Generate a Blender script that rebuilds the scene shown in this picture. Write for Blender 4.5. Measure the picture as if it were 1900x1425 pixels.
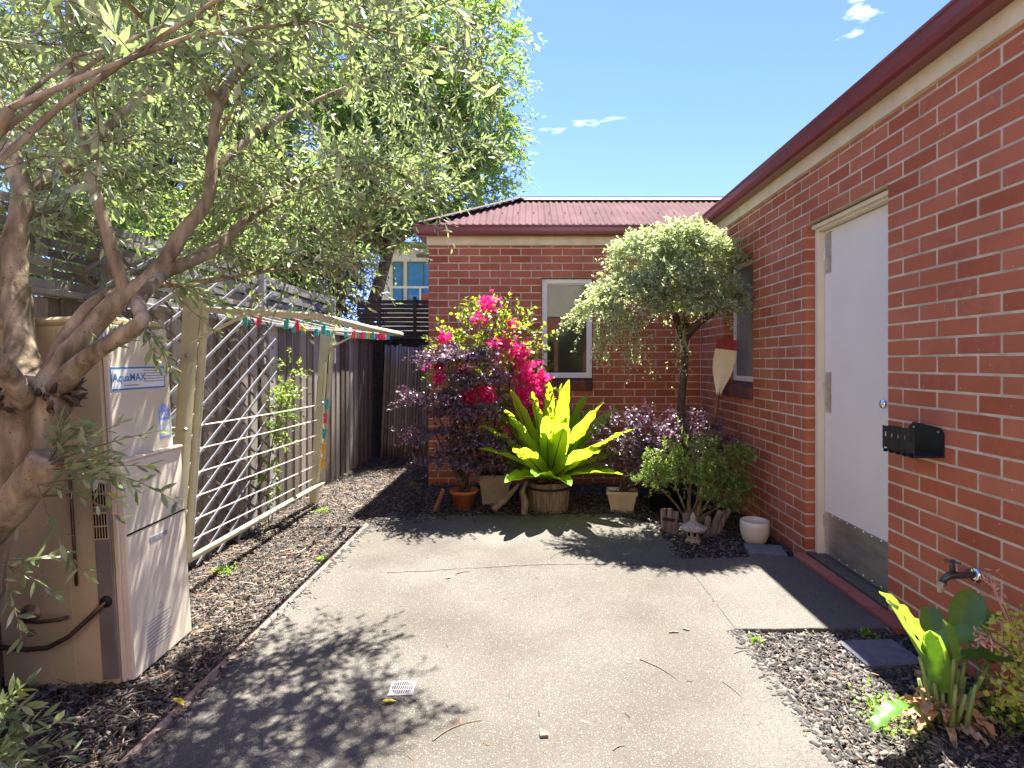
import bpy, bmesh, math, random
import numpy as np
from mathutils import Vector, Matrix, Quaternion

for o in list(bpy.data.objects): bpy.data.objects.remove(o)
random.seed(7); RNG = np.random.default_rng(7)
scene = bpy.context.scene
COL = scene.collection
R = math.radians
CAMH = 1.38; FPX = 1005.0; PX, PY = 987.0, 672.0
# ---------------------------------------------------------------- camera
cam = bpy.data.cameras.new('camera'); camo = bpy.data.objects.new('camera', cam); COL.objects.link(camo)
cam.sensor_width = 36; cam.lens = FPX/1900*36
cam.shift_x = -(PX-950)/1900; cam.shift_y = -(712.5-PY)/1900
cam.clip_start = .05; cam.clip_end = 2000
camo.location = (0, 0, CAMH); camo.rotation_euler = (R(90), 0, 0)
scene.camera = camo
# ---------------------------------------------------------------- light
SUN = Vector((.095, .455, 1.0)).normalized()
w = bpy.data.worlds.new('World'); scene.world = w; w.use_nodes = True
nt = w.node_tree; bg = nt.nodes['Background']; bg.inputs['Strength'].default_value = .085
sky = nt.nodes.new('ShaderNodeTexSky'); sky.sky_type = 'NISHITA'; sky.sun_disc = False
sky.sun_elevation = math.asin(SUN.z); sky.sun_rotation = -math.atan2(SUN.x, SUN.y)
sky.air_density = 1.0; sky.dust_density = .0; sky.ozone_density = 8.0
tc = nt.nodes.new('ShaderNodeTexCoord'); mp = nt.nodes.new('ShaderNodeMapping'); mp.inputs['Scale'].default_value = (1, 1, 3.2)
nz = nt.nodes.new('ShaderNodeTexNoise'); nz.inputs['Scale'].default_value = 5.2; nz.inputs['Detail'].default_value = 5
rp = nt.nodes.new('ShaderNodeValToRGB'); rp.color_ramp.elements[0].position = .67; rp.color_ramp.elements[1].position = .82
mx = nt.nodes.new('ShaderNodeMixRGB'); mx.inputs[2].default_value = (7.5, 7.8, 8.2, 1)
L = nt.links
L.new(tc.outputs['Generated'], mp.inputs['Vector']); L.new(mp.outputs[0], nz.inputs['Vector'])
L.new(nz.outputs['Fac'], rp.inputs['Fac']); L.new(rp.outputs['Color'], mx.inputs['Fac'])
hs = nt.nodes.new('ShaderNodeHueSaturation'); hs.inputs['Saturation'].default_value = 1.0; L.new(sky.outputs[0], hs.inputs['Color'])
wb_ = nt.nodes.new('ShaderNodeMixRGB'); wb_.blend_type = 'MULTIPLY'; wb_.inputs[0].default_value = 1; wb_.inputs[2].default_value = (.45,.41,.62,1); L.new(hs.outputs[0], wb_.inputs[1]); L.new(wb_.outputs[0], mx.inputs[1]); L.new(mx.outputs[0], bg.inputs['Color'])
sl = bpy.data.lights.new('sun', 'SUN'); sl.energy = 3.6; sl.angle = R(.53); sl.color = (1, .95, .87)
so = bpy.data.objects.new('sun', sl); COL.objects.link(so)
so.rotation_euler = SUN.to_track_quat('Z', 'Y').to_euler(); so.location = (2, 6, 12)
scene.view_settings.view_transform = 'Standard'; scene.view_settings.look = 'None'
scene.view_settings.exposure = 3.0; scene.view_settings.gamma = 1

# ---------------------------------------------------------------- helpers
def P(x, y, Y):
    """a point of the place at distance Y whose bearing was measured as (x, y) in the photograph"""
    return Vector(((x-PX)/FPX*Y, Y, CAMH+(PY-y)/FPX*Y))

class MB:
    def __init__(s): s.v = []; s.f = []
    def quad(s, a, b, c, d):
        n = len(s.v); s.v += [tuple(a), tuple(b), tuple(c), tuple(d)]; s.f.append((n, n+1, n+2, n+3)); return s
    def poly(s, pts):
        n = len(s.v); s.v += [tuple(p) for p in pts]; s.f.append(tuple(range(n, n+len(pts)))); return s
    def box(s, a, b, M=None):
        x0, y0, z0 = a; x1, y1, z1 = b
        n = len(s.v)
        vs = [(x0,y0,z0),(x1,y0,z0),(x1,y1,z0),(x0,y1,z0),(x0,y0,z1),(x1,y0,z1),(x1,y1,z1),(x0,y1,z1)]
        if M is not None: vs = [tuple(M @ Vector(v)) for v in vs]
        s.v += vs
        s.f += [tuple(n+i for i in q) for q in ((0,3,2,1),(4,5,6,7),(0,1,5,4),(1,2,6,5),(2,3,7,6),(3,0,4,7))]
        return s
    def cbox(s, a, b, c=.003, M=None):
        """box with chamfered edges"""
        x0,y0,z0 = a; x1,y1,z1 = b
        n = len(s.v); vs = []
        for sx in (0,1):
            for sy in (0,1):
                for sz in (0,1):
                    X=(x0,x1)[sx]; Y=(y0,y1)[sy]; Z=(z0,z1)[sz]
                    dx=c*(1-2*sx); dy=c*(1-2*sy); dz=c*(1-2*sz)
                    vs += [(X,Y+dy,Z+dz),(X+dx,Y,Z+dz),(X+dx,Y+dy,Z)]
        bm = bmesh.new()
        bv = [bm.verts.new(v) for v in vs]
        r = bmesh.ops.convex_hull(bm, input=bv)
        bm.verts.index_update()
        for v in bm.verts: s.v.append(tuple(M @ v.co) if M is not None else tuple(v.co))
        for f in bm.faces: s.f.append(tuple(n+v.index for v in f.verts))
        bm.free(); return s
    def bar(s, p, q, wx, wy, up=(0,0,1)):
        p = Vector(p); q = Vector(q); d = q-p; L_ = d.length; d.normalize()
        u = Vector(up); x = d.cross(u)
        if x.length < 1e-4: x = d.cross(Vector((1,0,0)))
        x.normalize(); y = x.cross(d)
        M = Matrix(((x.x,y.x,d.x,p.x),(x.y,y.y,d.y,p.y),(x.z,y.z,d.z,p.z),(0,0,0,1)))
        return s.box((-wx/2,-wy/2,0),(wx/2,wy/2,L_),M)
    def tube(s, pts, rad, n=8, cap=True, wob=0):
        pts = [Vector(p) for p in pts]
        if not hasattr(rad, '__len__'): rad = [rad]*len(pts)
        base = len(s.v); ref = None
        for i, p in enumerate(pts):
            t = (pts[min(i+1, len(pts)-1)]-pts[max(i-1, 0)]).normalized()
            if ref is None:
                ref = t.orthogonal().normalized()
            else:
                ref = (ref - t*ref.dot(t)).normalized()
            b = t.cross(ref)
            for k in range(n):
                a = 2*math.pi*k/n
                r = rad[i]*(1+wob*math.sin(3*a+i*1.3)+wob*.7*random.uniform(-1,1))
                s.v.append(tuple(p+ref*math.cos(a)*r+b*math.sin(a)*r))
        for i in range(len(pts)-1):
            for k in range(n):
                a=base+i*n+k; b_=base+i*n+(k+1)%n
                s.f.append((a,b_,b_+n,a+n))
        if cap:
            s.f.append(tuple(base+k for k in reversed(range(n))))
            s.f.append(tuple(base+(len(pts)-1)*n+k for k in range(n)))
        return s
    def lathe(s, prof, c=(0,0,0), n=24, sx=1, sy=1, M=None):
        base = len(s.v)
        for (r, z) in prof:
            for k in range(n):
                a = 2*math.pi*k/n
                p = Vector((c[0]+r*sx*math.cos(a), c[1]+r*sy*math.sin(a), c[2]+z))
                s.v.append(tuple(M @ p) if M is not None else tuple(p))
        for i in range(len(prof)-1):
            for k in range(n):
                a=base+i*n+k; b=base+i*n+(k+1)%n
                s.f.append((a,b,b+n,a+n))
        return s
    def sweep(s, prof, path, close=True):
        """prof: (offset, z) list; path: list of functions offset -> (x, y)"""
        base = len(s.v); m = len(prof)
        for fn in path:
            for (o, z) in prof:
                x, y = fn(o); s.v.append((x, y, z))
        for i in range(len(path)-1):
            for k in range(m if close else m-1):
                a=base+i*m+k; b=base+i*m+(k+1)%m
                s.f.append((a,b,b+m,a+m))
        if close:
            s.f.append(tuple(base+k for k in range(m))); s.f.append(tuple(base+(len(path)-1)*m+k for k in reversed(range(m))))
        return s
    def mesh(s, name):
        me = bpy.data.meshes.new(name); me.from_pydata(s.v, [], s.f); me.update(); return me
    def build(s, name, mat, parent=None, smooth=False, loc=None, fix=True):
        me = s.mesh(name)
        if fix:
            bm = bmesh.new(); bm.from_mesh(me); bmesh.ops.recalc_face_normals(bm, faces=bm.faces); bm.to_mesh(me); bm.free()
        return link(name, me, mat, parent, smooth, loc)

def link(name, me, mat, parent=None, smooth=False, loc=None):
    if mat is not None and not me.materials: me.materials.append(mat)
    if smooth: me.polygons.foreach_set('use_smooth', [True]*len(me.polygons))
    o = bpy.data.objects.new(name, me); COL.objects.link(o)
    if loc is not None: o.location = loc
    if parent is not None:
        o.parent = parent
        # parts are written in place coordinates; keep them there
        o.matrix_parent_inverse = parent_world(parent).inverted()
    return o
def parent_world(p):
    m = p.matrix_basis.copy()
    while p.parent is not None:
        m = p.parent.matrix_basis @ p.matrix_parent_inverse @ m if p.parent.parent is None else parent_world(p.parent) @ p.matrix_parent_inverse @ m
        break
    return m
def tag(o, label, cat, group=None):
    o['label'] = label; o['category'] = cat
    if group: o['group'] = group
    return o
def thing(name, label, cat, loc=(0,0,0), group=None):
    o = bpy.data.objects.new(name, None); COL.objects.link(o); o.location = loc
    o.empty_display_size = .1
    return tag(o, label, cat, group)
def struct(o): o['kind'] = 'structure'; return o
def stuff(o): o['kind'] = 'stuff'; return o

# ---------------------------------------------------------------- materials
def mat(name, cols, src='noise', scale=5., detail=4, rough=.7, spec=.3, bump=0, bscale=60, metal=0, transl=0, tcol=None,
        stretch=(1,1,1), noise_amt=.0, back=None, speck=None, dirt=None):
    """cols: list of (pos, rgb). src: noise / island / object / both"""
    m = bpy.data.materials.new(name); m.use_nodes = True
    n = m.node_tree.nodes; l = m.node_tree.links; n.clear()
    out = n.new('ShaderNodeOutputMaterial'); bs = n.new('ShaderNodeBsdfPrincipled')
    geo = n.new('ShaderNodeNewGeometry')
    mpn = n.new('ShaderNodeMapping'); mpn.inputs['Scale'].default_value = stretch
    l.new(geo.outputs['Position'], mpn.inputs['Vector'])
    def noise(sc, det=4):
        t = n.new('ShaderNodeTexNoise'); t.inputs['Scale'].default_value = sc; t.inputs['Detail'].default_value = det
        l.new(mpn.outputs[0], t.inputs['Vector']); return t.outputs['Fac']
    if src == 'noise': fac = noise(scale, detail)
    elif src == 'island': fac = geo.outputs['Random Per Island']
    else:
        oi = n.new('ShaderNodeObjectInfo')
        if src == 'object': fac = oi.outputs['Random']
        else:
            a = n.new('ShaderNodeMath'); a.operation = 'ADD'; l.new(oi.outputs['Random'], a.inputs[0]); l.new(geo.outputs['Random Per Island'], a.inputs[1])
            b = n.new('ShaderNodeMath'); b.operation = 'FRACT'; l.new(a.outputs[0], b.inputs[0]); fac = b.outputs[0]
    if noise_amt and src != 'noise':
        t = noise(scale, detail)
        a = n.new('ShaderNodeMath'); a.operation = 'MULTIPLY_ADD'; l.new(t, a.inputs[0]); a.inputs[1].default_value = noise_amt*2; 
        sb = n.new('ShaderNodeMath'); sb.operation = 'SUBTRACT'; l.new(fac, sb.inputs[0]); sb.inputs[1].default_value = noise_amt
        l.new(sb.outputs[0], a.inputs[2]); fac = a.outputs[0]
    rmp = n.new('ShaderNodeValToRGB'); e = rmp.color_ramp.elements
    while len(e) < len(cols): e.new(.5)
    for i, (p, c) in enumerate(cols): e[i].position = p; e[i].color = (*c, 1)
    l.new(fac, rmp.inputs['Fac']); color = rmp.outputs['Color']
    if speck:
        for (sc, thr, wdt, c) in speck:
            v = n.new('ShaderNodeTexVoronoi'); v.inputs['Scale'].default_value = sc; l.new(geo.outputs['Position'], v.inputs['Vector'])
            r2 = n.new('ShaderNodeValToRGB'); r2.color_ramp.elements[0].position = thr; r2.color_ramp.elements[0].color = (1,1,1,1)
            r2.color_ramp.elements[1].position = thr+wdt; r2.color_ramp.elements[1].color = (0,0,0,1)
            l.new(v.outputs['Distance'], r2.inputs['Fac'])
            # only some of the cells carry a speck
            sp = n.new('ShaderNodeSeparateColor'); l.new(v.outputs['Color'], sp.inputs[0])
            gt = n.new('ShaderNodeMath'); gt.operation = 'GREATER_THAN'; l.new(sp.outputs[0], gt.inputs[0]); gt.inputs[1].default_value = .55
            mu = n.new('ShaderNodeMath'); mu.operation = 'MULTIPLY'; l.new(r2.outputs['Color'], mu.inputs[0]); l.new(gt.outputs[0], mu.inputs[1])
            mm = n.new('ShaderNodeMixRGB'); l.new(mu.outputs[0], mm.inputs['Fac']); l.new(color, mm.inputs[1]); mm.inputs[2].default_value = (*c, 1)
            color = mm.outputs[0]
    if dirt:
        dn_ = noise(dirt[0], 7); r3 = n.new('ShaderNodeValToRGB'); r3.color_ramp.elements[0].position = .34; r3.color_ramp.elements[0].color = (*dirt[1], 1); r3.color_ramp.elements[1].position = .58; r3.color_ramp.elements[1].color = (1,1,1,1)
        l.new(dn_, r3.inputs['Fac']); md = n.new('ShaderNodeMixRGB'); md.blend_type = 'MULTIPLY'; md.inputs[0].default_value = 1; l.new(color, md.inputs[1]); l.new(r3.outputs[0], md.inputs[2]); color = md.outputs[0]
    if back is not None:
        mb = n.new('ShaderNodeMixRGB'); l.new(geo.outputs['Backfacing'], mb.inputs['Fac']); l.new(color, mb.inputs[1]); mb.inputs[2].default_value = (*back, 1)
        color = mb.outputs[0]
    l.new(color, bs.inputs['Base Color'])
    bs.inputs['Roughness'].default_value = rough; bs.inputs['Specular IOR Level'].default_value = spec; bs.inputs['Metallic'].default_value = metal
    if bump:
        bn = n.new('ShaderNodeBump'); bn.inputs['Strength'].default_value = bump; bn.inputs['Distance'].default_value = .01
        l.new(noise(bscale, 5), bn.inputs['Height']); l.new(bn.outputs[0], bs.inputs['Normal'])
    sh = bs.outputs[0]
    if transl:
        tr = n.new('ShaderNodeBsdfTranslucent')
        if tcol is None: l.new(color, tr.inputs['Color'])
        else: tr.inputs['Color'].default_value = (*tcol, 1)
        ms = n.new('ShaderNodeMixShader'); ms.inputs[0].default_value = transl
        l.new(bs.outputs[0], ms.inputs[1]); l.new(tr.outputs[0], ms.inputs[2]); sh = ms.outputs[0]
    l.new(sh, out.inputs['Surface'])
    return m
def plain(name, c, rough=.5, spec=.4, metal=0, bump=0, bscale=80, var=.12, scale=6):
    a = tuple(x*(1-var) for x in c); b = tuple(min(1, x*(1+var)) for x in c)
    return mat(name, [(.3, a), (.7, b)], 'noise', scale, 4, rough, spec, bump, bscale, metal)

M = {}
M['brick'] = mat('brick', [(0, (.37,.105,.050)), (.3, (.44,.138,.066)), (.6, (.47,.154,.075)), (.85, (.47,.166,.088)), (1, (.41,.122,.068))], 'both',
                 28, 4, .85, .2, .5, 160, noise_amt=.16, speck=[(150, .13, .08, (.09,.03,.022)), (85, .08, .05, (.62,.45,.36)), (22, .06, .05, (.55,.42,.33))], dirt=(2.2, (.84,.80,.78)))
M['mortar'] = mat('mortar', [(.3, (.55,.465,.33)), (.7, (.68,.585,.43))], 'noise', 18, 5, .95, .1, .6, 160, dirt=(6, (.72,.69,.64)))
M['concrete'] = mat('concrete', [(.25, (.082,.075,.063)), (.5, (.106,.098,.084)), (.78, (.130,.121,.105))], 'noise', 1.6, 8, .9, .2, .6, 190,
                    speck=[(120, .30, .12, (.085,.076,.064)), (170, .20, .10, (.26,.245,.22)), (80, .20, .1, (.20,.182,.155)), (230, .26, .1, (.055,.05,.045)), (60, .12, .06, (.05,.045,.04))], dirt=(1.1, (.74,.72,.69)))
M['soil'] = mat('soil', [(.3, (.028,.020,.015)), (.7, (.075,.056,.042))], 'noise', 30, 6, .95, .1, .8, 90)
M['edging'] = mat('edging_timber', [(.3, (.20,.13,.10)), (.7, (.33,.24,.19))], 'noise', 8, 6, .85, .2, .4, 60, stretch=(6,.5,6))
M['earth'] = mat('dry_earth', [(.3, (.13,.11,.075)), (.7, (.22,.19,.13))], 'noise', 2, 6, .95, .1)
M['chips'] = mat('bark_chips', [(0, (.012,.011,.010)), (.35, (.032,.029,.027)), (.6, (.068,.061,.055)), (.88, (.135,.118,.105)), (1, (.24,.195,.15))], 'island', 40, 3, .75, .3, noise_amt=.08)
M['straw'] = mat('straw_litter', [(0, (.06,.035,.02)), (.5, (.17,.10,.06)), (1, (.36,.27,.18))], 'island', 40, 3, .8, .2)
M['cream'] = plain('cream_paint', (.72,.62,.42), .5, .4, var=.10, scale=9)
M['frame_cream'] = plain('cream_door_frame', (.72,.64,.47), .45, .4, var=.06)
M['white_frame'] = plain('white_window_frame', (.80,.79,.73), .35, .5, var=.03)
M['burgundy'] = plain('burgundy_metal', (.19,.040,.048), .28, .6, var=.10, scale=3)
M['roofmetal'] = mat('weathered_burgundy_roof', [(.25, (.060,.024,.026)), (.5, (.088,.036,.039)), (.8, (.125,.060,.063))], 'noise', 4, 7, .85, .08, .15, 60, stretch=(1,.25,1))
M['cap'] = plain('ridge_cap_metal', (.20,.13,.132), .7, .15, var=.12, scale=5)  # paler and pinker than the sheets: sky reflection put into the colour
M['door'] = plain('door_paint', (.76,.70,.585), .45, .3, var=.03, scale=3)
M['steel'] = mat('brushed_steel', [(.35, (.52,.52,.53)), (.65, (.72,.72,.72))], 'noise', 5, 5, .42, .5, .05, 300, metal=1, stretch=(1,1,4))
M['galv'] = plain('galvanised_steel', (.55,.56,.57), .38, .5, metal=1, var=.15, scale=20)
M['drain'] = plain('dull_drain_steel', (.20,.20,.205), .45, .4, metal=.5, var=.2, scale=40)
M['brass'] = plain('tarnished_brass', (.26,.19,.10), .45, .4, metal=.5, var=.3, scale=40)
M['chrome'] = plain('chrome', (.8,.8,.8), .12, .5, metal=1, var=.02)
M['darkmetal'] = plain('dark_weathered_metal', (.10,.095,.085), .5, .4, metal=.6, var=.3, scale=30)
M['tile'] = mat('terracotta_tile', [(0, (.24,.07,.05)), (1, (.34,.12,.085))], 'both', 30, 4, .7, .3, .2, 150, noise_amt=.2)
M['sillbrick'] = mat('sill_brick', [(0, (.10,.045,.055)), (.5, (.16,.06,.06)), (1, (.24,.075,.055))], 'both', 30, 4, .6, .35, .25, 150, noise_amt=.15)
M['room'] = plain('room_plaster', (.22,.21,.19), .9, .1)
M['reflection_panel'] = plain('reflected_cream', (.62,.55,.42), .8, .1, var=.03)  # cream of the mirrored upper wall, as a surface colour
M['glass'] = None
def glass():
    m = bpy.data.materials.new('window_glass'); m.use_nodes = True; n = m.node_tree.nodes; l = m.node_tree.links; n.clear()
    out = n.new('ShaderNodeOutputMaterial'); g = n.new('ShaderNodeBsdfGlossy'); g.inputs['Roughness'].default_value = .02
    t = n.new('ShaderNodeBsdfTransparent'); t.inputs['Color'].default_value = (.80,.84,.82,1); f = n.new('ShaderNodeFresnel'); f.inputs['IOR'].default_value = 1.6
    ms = n.new('ShaderNodeMixShader'); l.new(f.outputs[0], ms.inputs[0]); l.new(t.outputs[0], ms.inputs[1]); l.new(g.outputs[0], ms.inputs[2]); l.new(ms.outputs[0], out.inputs[0]); return m
M['glass'] = glass()
M['bark'] = mat('olive_bark', [(.25, (.14,.112,.075)), (.5, (.34,.275,.18)), (.75, (.52,.43,.30))], 'noise', 26, 10, .9, .12, 1.0, 42, stretch=(1,1,.22), dirt=(12,(.48,.45,.42)), speck=[(60,.10,.1,(.07,.045,.03))])
M['darkbark'] = mat('dark_bark', [(.3, (.05,.035,.026)), (.7, (.14,.10,.075))], 'noise', 14, 6, .9, .15, .7, 60)
M['twig'] = plain('twig', (.20,.14,.09), .9, .1, var=.3, scale=20)
M['olive'] = mat('olive_leaf', [(0, (.085,.135,.05)), (.4, (.14,.20,.08)), (.75, (.20,.26,.12)), (.96, (.27,.32,.14)), (1, (.45,.34,.05))], 'island', 20, 3, .42, .45, transl=.34, tcol=(.36,.48,.15), back=(.33,.36,.25))
M['bgleaf'] = mat('tree_leaf', [(0, (.07,.13,.025)), (.5, (.12,.21,.04)), (1, (.20,.30,.07))], 'island', 20, 3, .45, .4, transl=.42, tcol=(.30,.50,.06))
M['bgleaf2'] = mat('pale_tree_leaf', [(0, (.07,.11,.035)), (.5, (.13,.18,.06)), (1, (.22,.26,.10))], 'island', 20, 3, .45, .4, transl=.4, tcol=(.30,.42,.08))
M['drybush'] = mat('dry_vine_leaf', [(0, (.05,.05,.02)), (.6, (.14,.12,.04)), (.9, (.30,.22,.04)), (1, (.5,.36,.05))], 'island', 20, 3, .6, .3, transl=.3)
M['wattle'] = mat('wattle_leaf', [(0, (.20,.31,.22)), (.4, (.30,.41,.29)), (.68, (.38,.48,.32)), (.88, (.48,.54,.22)), (1, (.68,.60,.12))], 'island', 20, 3, .5, .35, transl=.42, tcol=(.60,.68,.26))
M['purple'] = mat('purple_leaf', [(0, (.06,.045,.07)), (.45, (.115,.09,.125)), (.85, (.19,.155,.20)), (.95, (.24,.09,.13)), (1, (.46,.12,.07))], 'island', 20, 3, .42, .5, transl=.2, tcol=(.16,.05,.11))  # purple leaf, lightened with silvery tones that paint its sheen
M['pinkflower'] = mat('pink_flower', [(0, (.5,.05,.16)), (1, (.75,.16,.32))], 'island', 20, 3, .5, .3, transl=.4)
M['bract'] = mat('magenta_bract', [(0, (.62,.015,.17)), (.6, (.78,.03,.26)), (1, (.88,.10,.38))], 'island', 20, 3, .5, .25, transl=.42, tcol=(.95,.04,.32))
M['boug'] = mat('bougainvillea_leaf', [(0, (.05,.11,.02)), (.6, (.12,.22,.03)), (.85, (.30,.34,.04)), (1, (.45,.22,.04))], 'island', 20, 3, .4, .4, transl=.42, tcol=(.42,.52,.04))
M['azalea'] = mat('azalea_leaf', [(0, (.09,.16,.035)), (.5, (.16,.26,.06)), (.85, (.26,.37,.09)), (1, (.40,.46,.12))], 'island', 20, 3, .4, .4, transl=.35, tcol=(.38,.52,.08))
M['frond'] = mat('fern_frond', [(0, (.10,.26,.02)), (.6, (.20,.38,.03)), (1, (.34,.48,.03))], 'both', 5, 3, .35, .5, .1, 40, transl=.55, tcol=(.62,.80,.03), noise_amt=.2)
M['midrib'] = plain('dark_midrib', (.05,.045,.02), .5, .3)
M['paddle'] = mat('paddle_leaf', [(0, (.055,.14,.03)), (1, (.13,.27,.05))], 'both', 5, 3, .33, .5, transl=.38, tcol=(.42,.62,.06), noise_amt=.2)
M['stalk'] = plain('green_stalk', (.19,.27,.07), .5, .4, var=.25, scale=12)
M['husk'] = mat('dry_husk', [(.3, (.26,.15,.07)), (.7, (.50,.34,.20))], 'noise', 25, 4, .8, .2, .4, 80)
M['lime'] = mat('lime_leaf', [(0, (.34,.42,.06)), (1, (.55,.58,.15))], 'island', 20, 3, .5, .3, transl=.45, tcol=(.7,.75,.1))
M['palepink'] = mat('pale_pink_flower', [(0, (.55,.24,.20)), (1, (.8,.55,.48))], 'island', 20, 3, .6, .3, transl=.4)
M['weed'] = mat('weed_leaf', [(0, (.10,.22,.02)), (1, (.24,.40,.05))], 'island', 20, 3, .5, .3, transl=.45, tcol=(.4,.6,.05))
M['paling'] = mat('weathered_paling', [(.0, (.17,.138,.11)), (.4, (.31,.26,.215)), (.7, (.43,.375,.325)), (1, (.56,.515,.47))], 'both', 11, 7, .9, .15, .6, 55, stretch=(9,9,.7), noise_amt=.42)
M['greyslat'] = mat('silvered_slat', [(0, (.14,.13,.125)), (.5, (.24,.23,.225)), (1, (.36,.35,.35))], 'both', 14, 6, .9, .15, .5, 60, noise_amt=.35)
M['trellis'] = mat('trellis_wood', [(0, (.12,.118,.128)), (1, (.21,.208,.228))], 'both', 14, 6, .85, .2, .3, 80, noise_amt=.3)
M['trellisback'] = mat('trellis_wood_brown', [(0, (.14,.10,.078)), (1, (.24,.19,.15))], 'both', 14, 6, .85, .2, .3, 80, noise_amt=.3)
M['bamboo'] = mat('old_bamboo', [(0, (.20,.15,.115)), (.6, (.31,.24,.19)), (1, (.42,.34,.27))], 'both', 10, 5, .6, .35, .3, 40, noise_amt=.3, stretch=(4,4,.5))
M['darkwood'] = mat('dark_wood', [(.3, (.025,.020,.017)), (.7, (.07,.055,.046))], 'noise', 12, 6, .9, .15, .5, 50, stretch=(1,1,6))
M['oldwood'] = mat('weathered_log', [(.25, (.10,.075,.058)), (.55, (.24,.185,.145)), (.8, (.38,.31,.25))], 'noise', 9, 7, .9, .15, .7, 60, stretch=(5,5,.6))
M['hoist'] = plain('beige_enamel', (.52,.49,.33), .4, .45, var=.08, scale=9)
M['line'] = plain('clothesline_cord', (.74,.70,.58), .6, .3, var=.05)
M['heater'] = mat('heater_beige_enamel', [(.3, (.40,.325,.185)), (.7, (.50,.415,.255))], 'noise', 3, 6, .45, .4, speck=[(26, .06, .05, (.20,.13,.07))])
M['heater_front'] = mat('heater_cream_front', [(.3, (.62,.55,.42)), (.7, (.70,.63,.50))], 'noise', 3, 5, .4, .45)
M['greypanel'] = plain('grey_metal_panel', (.20,.185,.165), .5, .4, metal=.3, var=.2, scale=8)
M['black'] = plain('black_plastic', (.016,.017,.021), .5, .3, var=.2)
M['dark'] = plain('dark_gap', (.012,.011,.010), .9, .1)
M['sticker'] = plain('white_sticker', (.78,.78,.76), .5, .3, var=.02)
M['blue'] = plain('blue_print', (.03,.22,.55), .5, .3, var=.05)
M['gasblue'] = plain('pale_blue_print', (.30,.40,.75), .5, .3, var=.05)
M['greyprint'] = plain('grey_print', (.30,.31,.33), .6, .2, var=.1)
M['pipe'] = plain('old_copper_pipe', (.13,.085,.065), .45, .5, metal=.7, var=.35, scale=30)
M['greenhose'] = plain('green_pipe', (.02,.12,.05), .45, .4)
M['terracotta'] = plain('terracotta_pot', (.40,.14,.055), .6, .3, .0, .2, 90, .2, 12)
M['creampot'] = plain('cream_glazed_pot', (.50,.42,.26), .35, .5, var=.12, scale=10)
M['greypot'] = plain('stone_grey_pot', (.30,.27,.20), .7, .3, var=.15, scale=14)
M['whitepot'] = plain('ivory_glazed_pot', (.62,.56,.42), .22, .6, var=.04)
M['stone'] = mat('lichen_stone', [(.25, (.17,.15,.11)), (.55, (.38,.34,.27)), (.8, (.55,.51,.43))], 'noise', 45, 6, .95, .1, .8, 120)
M['paver'] = plain('bluestone_paver', (.13,.135,.15), .8, .25, .0, .3, 120, .2, 20)
M['oarcream'] = mat('flaking_cream_paint', [(.25, (.30,.22,.12)), (.36, (.68,.58,.36)), (.8, (.76,.67,.45))], 'noise', 22, 6, .6, .3, .2, 80, stretch=(3,3,.6))
M['oarred'] = mat('worn_red_paint', [(.25, (.20,.03,.03)), (.7, (.33,.045,.045))], 'noise', 25, 5, .6, .3, .2, 80)
M['oarwood'] = mat('varnished_wood', [(.3, (.17,.065,.03)), (.7, (.28,.12,.055))], 'noise', 12, 5, .4, .45, stretch=(4,4,.5))
M['render_white'] = plain('white_render', (.76,.76,.74), .8, .2, var=.03)
M['render_cream'] = plain('cream_render', (.66,.60,.46), .85, .2, var=.04)
M['bluepane'] = plain('blue_tinted_pane', (.08,.26,.55), .15, .6, var=.1)
M['redbrickfar'] = plain('distant_red_wall', (.35,.10,.07), .9, .1)
PEG = {'teal': plain('teal_peg', (.02,.40,.42), .4, .4), 'pink': plain('pink_peg', (.75,.05,.14), .4, .4),
       'yellow': plain('yellow_peg', (.85,.42,.02), .4, .4), 'blue': plain('blue_peg', (.05,.20,.65), .4, .4)}

# ---------------------------------------------------------------- numpy mesh tools
def np_mesh(name, V, F):
    """V (n,3), F list of int arrays (m,k)"""
    me = bpy.data.meshes.new(name)
    me.vertices.add(len(V)); me.vertices.foreach_set('co', np.ascontiguousarray(V, dtype=np.float32).ravel())
    tot = sum(f.size for f in F); npol = sum(len(f) for f in F)
    me.loops.add(tot); me.polygons.add(npol)
    me.loops.foreach_set('vertex_index', np.concatenate([f.ravel() for f in F]).astype(np.int32))
    st = []; c = 0
    for f in F:
        k = f.shape[1]; st.append(c+np.arange(len(f))*k); c += f.size
    me.polygons.foreach_set('loop_start', np.concatenate(st).astype(np.int32))
    me.update(calc_edges=True); me.validate()
    return me
def nrm(a): return a/np.maximum(np.linalg.norm(a, axis=-1, keepdims=True), 1e-9)
LANCE = (np.array([(0,0,0),(.28,.42,.10),(.28,-.42,.10),(.62,.46,.08),(.62,-.46,.08),(1,0,-.12),(.28,0,0),(.62,0,-.03)], float),
         [np.array([(0,6,1),(0,2,6),(7,5,3),(7,4,5)]), np.array([(6,7,3,1),(2,4,7,6)])])
OVAL = (np.array([(0,0,0),(.45,.5,.10),(.45,-.5,.10),(1,0,-.10),(.45,0,-.02)], float), [np.array([(0,4,1),(0,2,4),(4,3,1),(4,2,3)])])
CHIP = (np.array([(0,-.5,0),(1,-.4,0),(1,.5,0),(0,.4,0),(.05,-.4,1),(.95,-.3,.8),(.9,.4,1),(.08,.3,.8)], float),
        [np.array([(4,5,6,7),(0,1,5,4),(1,2,6,5),(2,3,7,6),(3,0,4,7)])])
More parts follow.
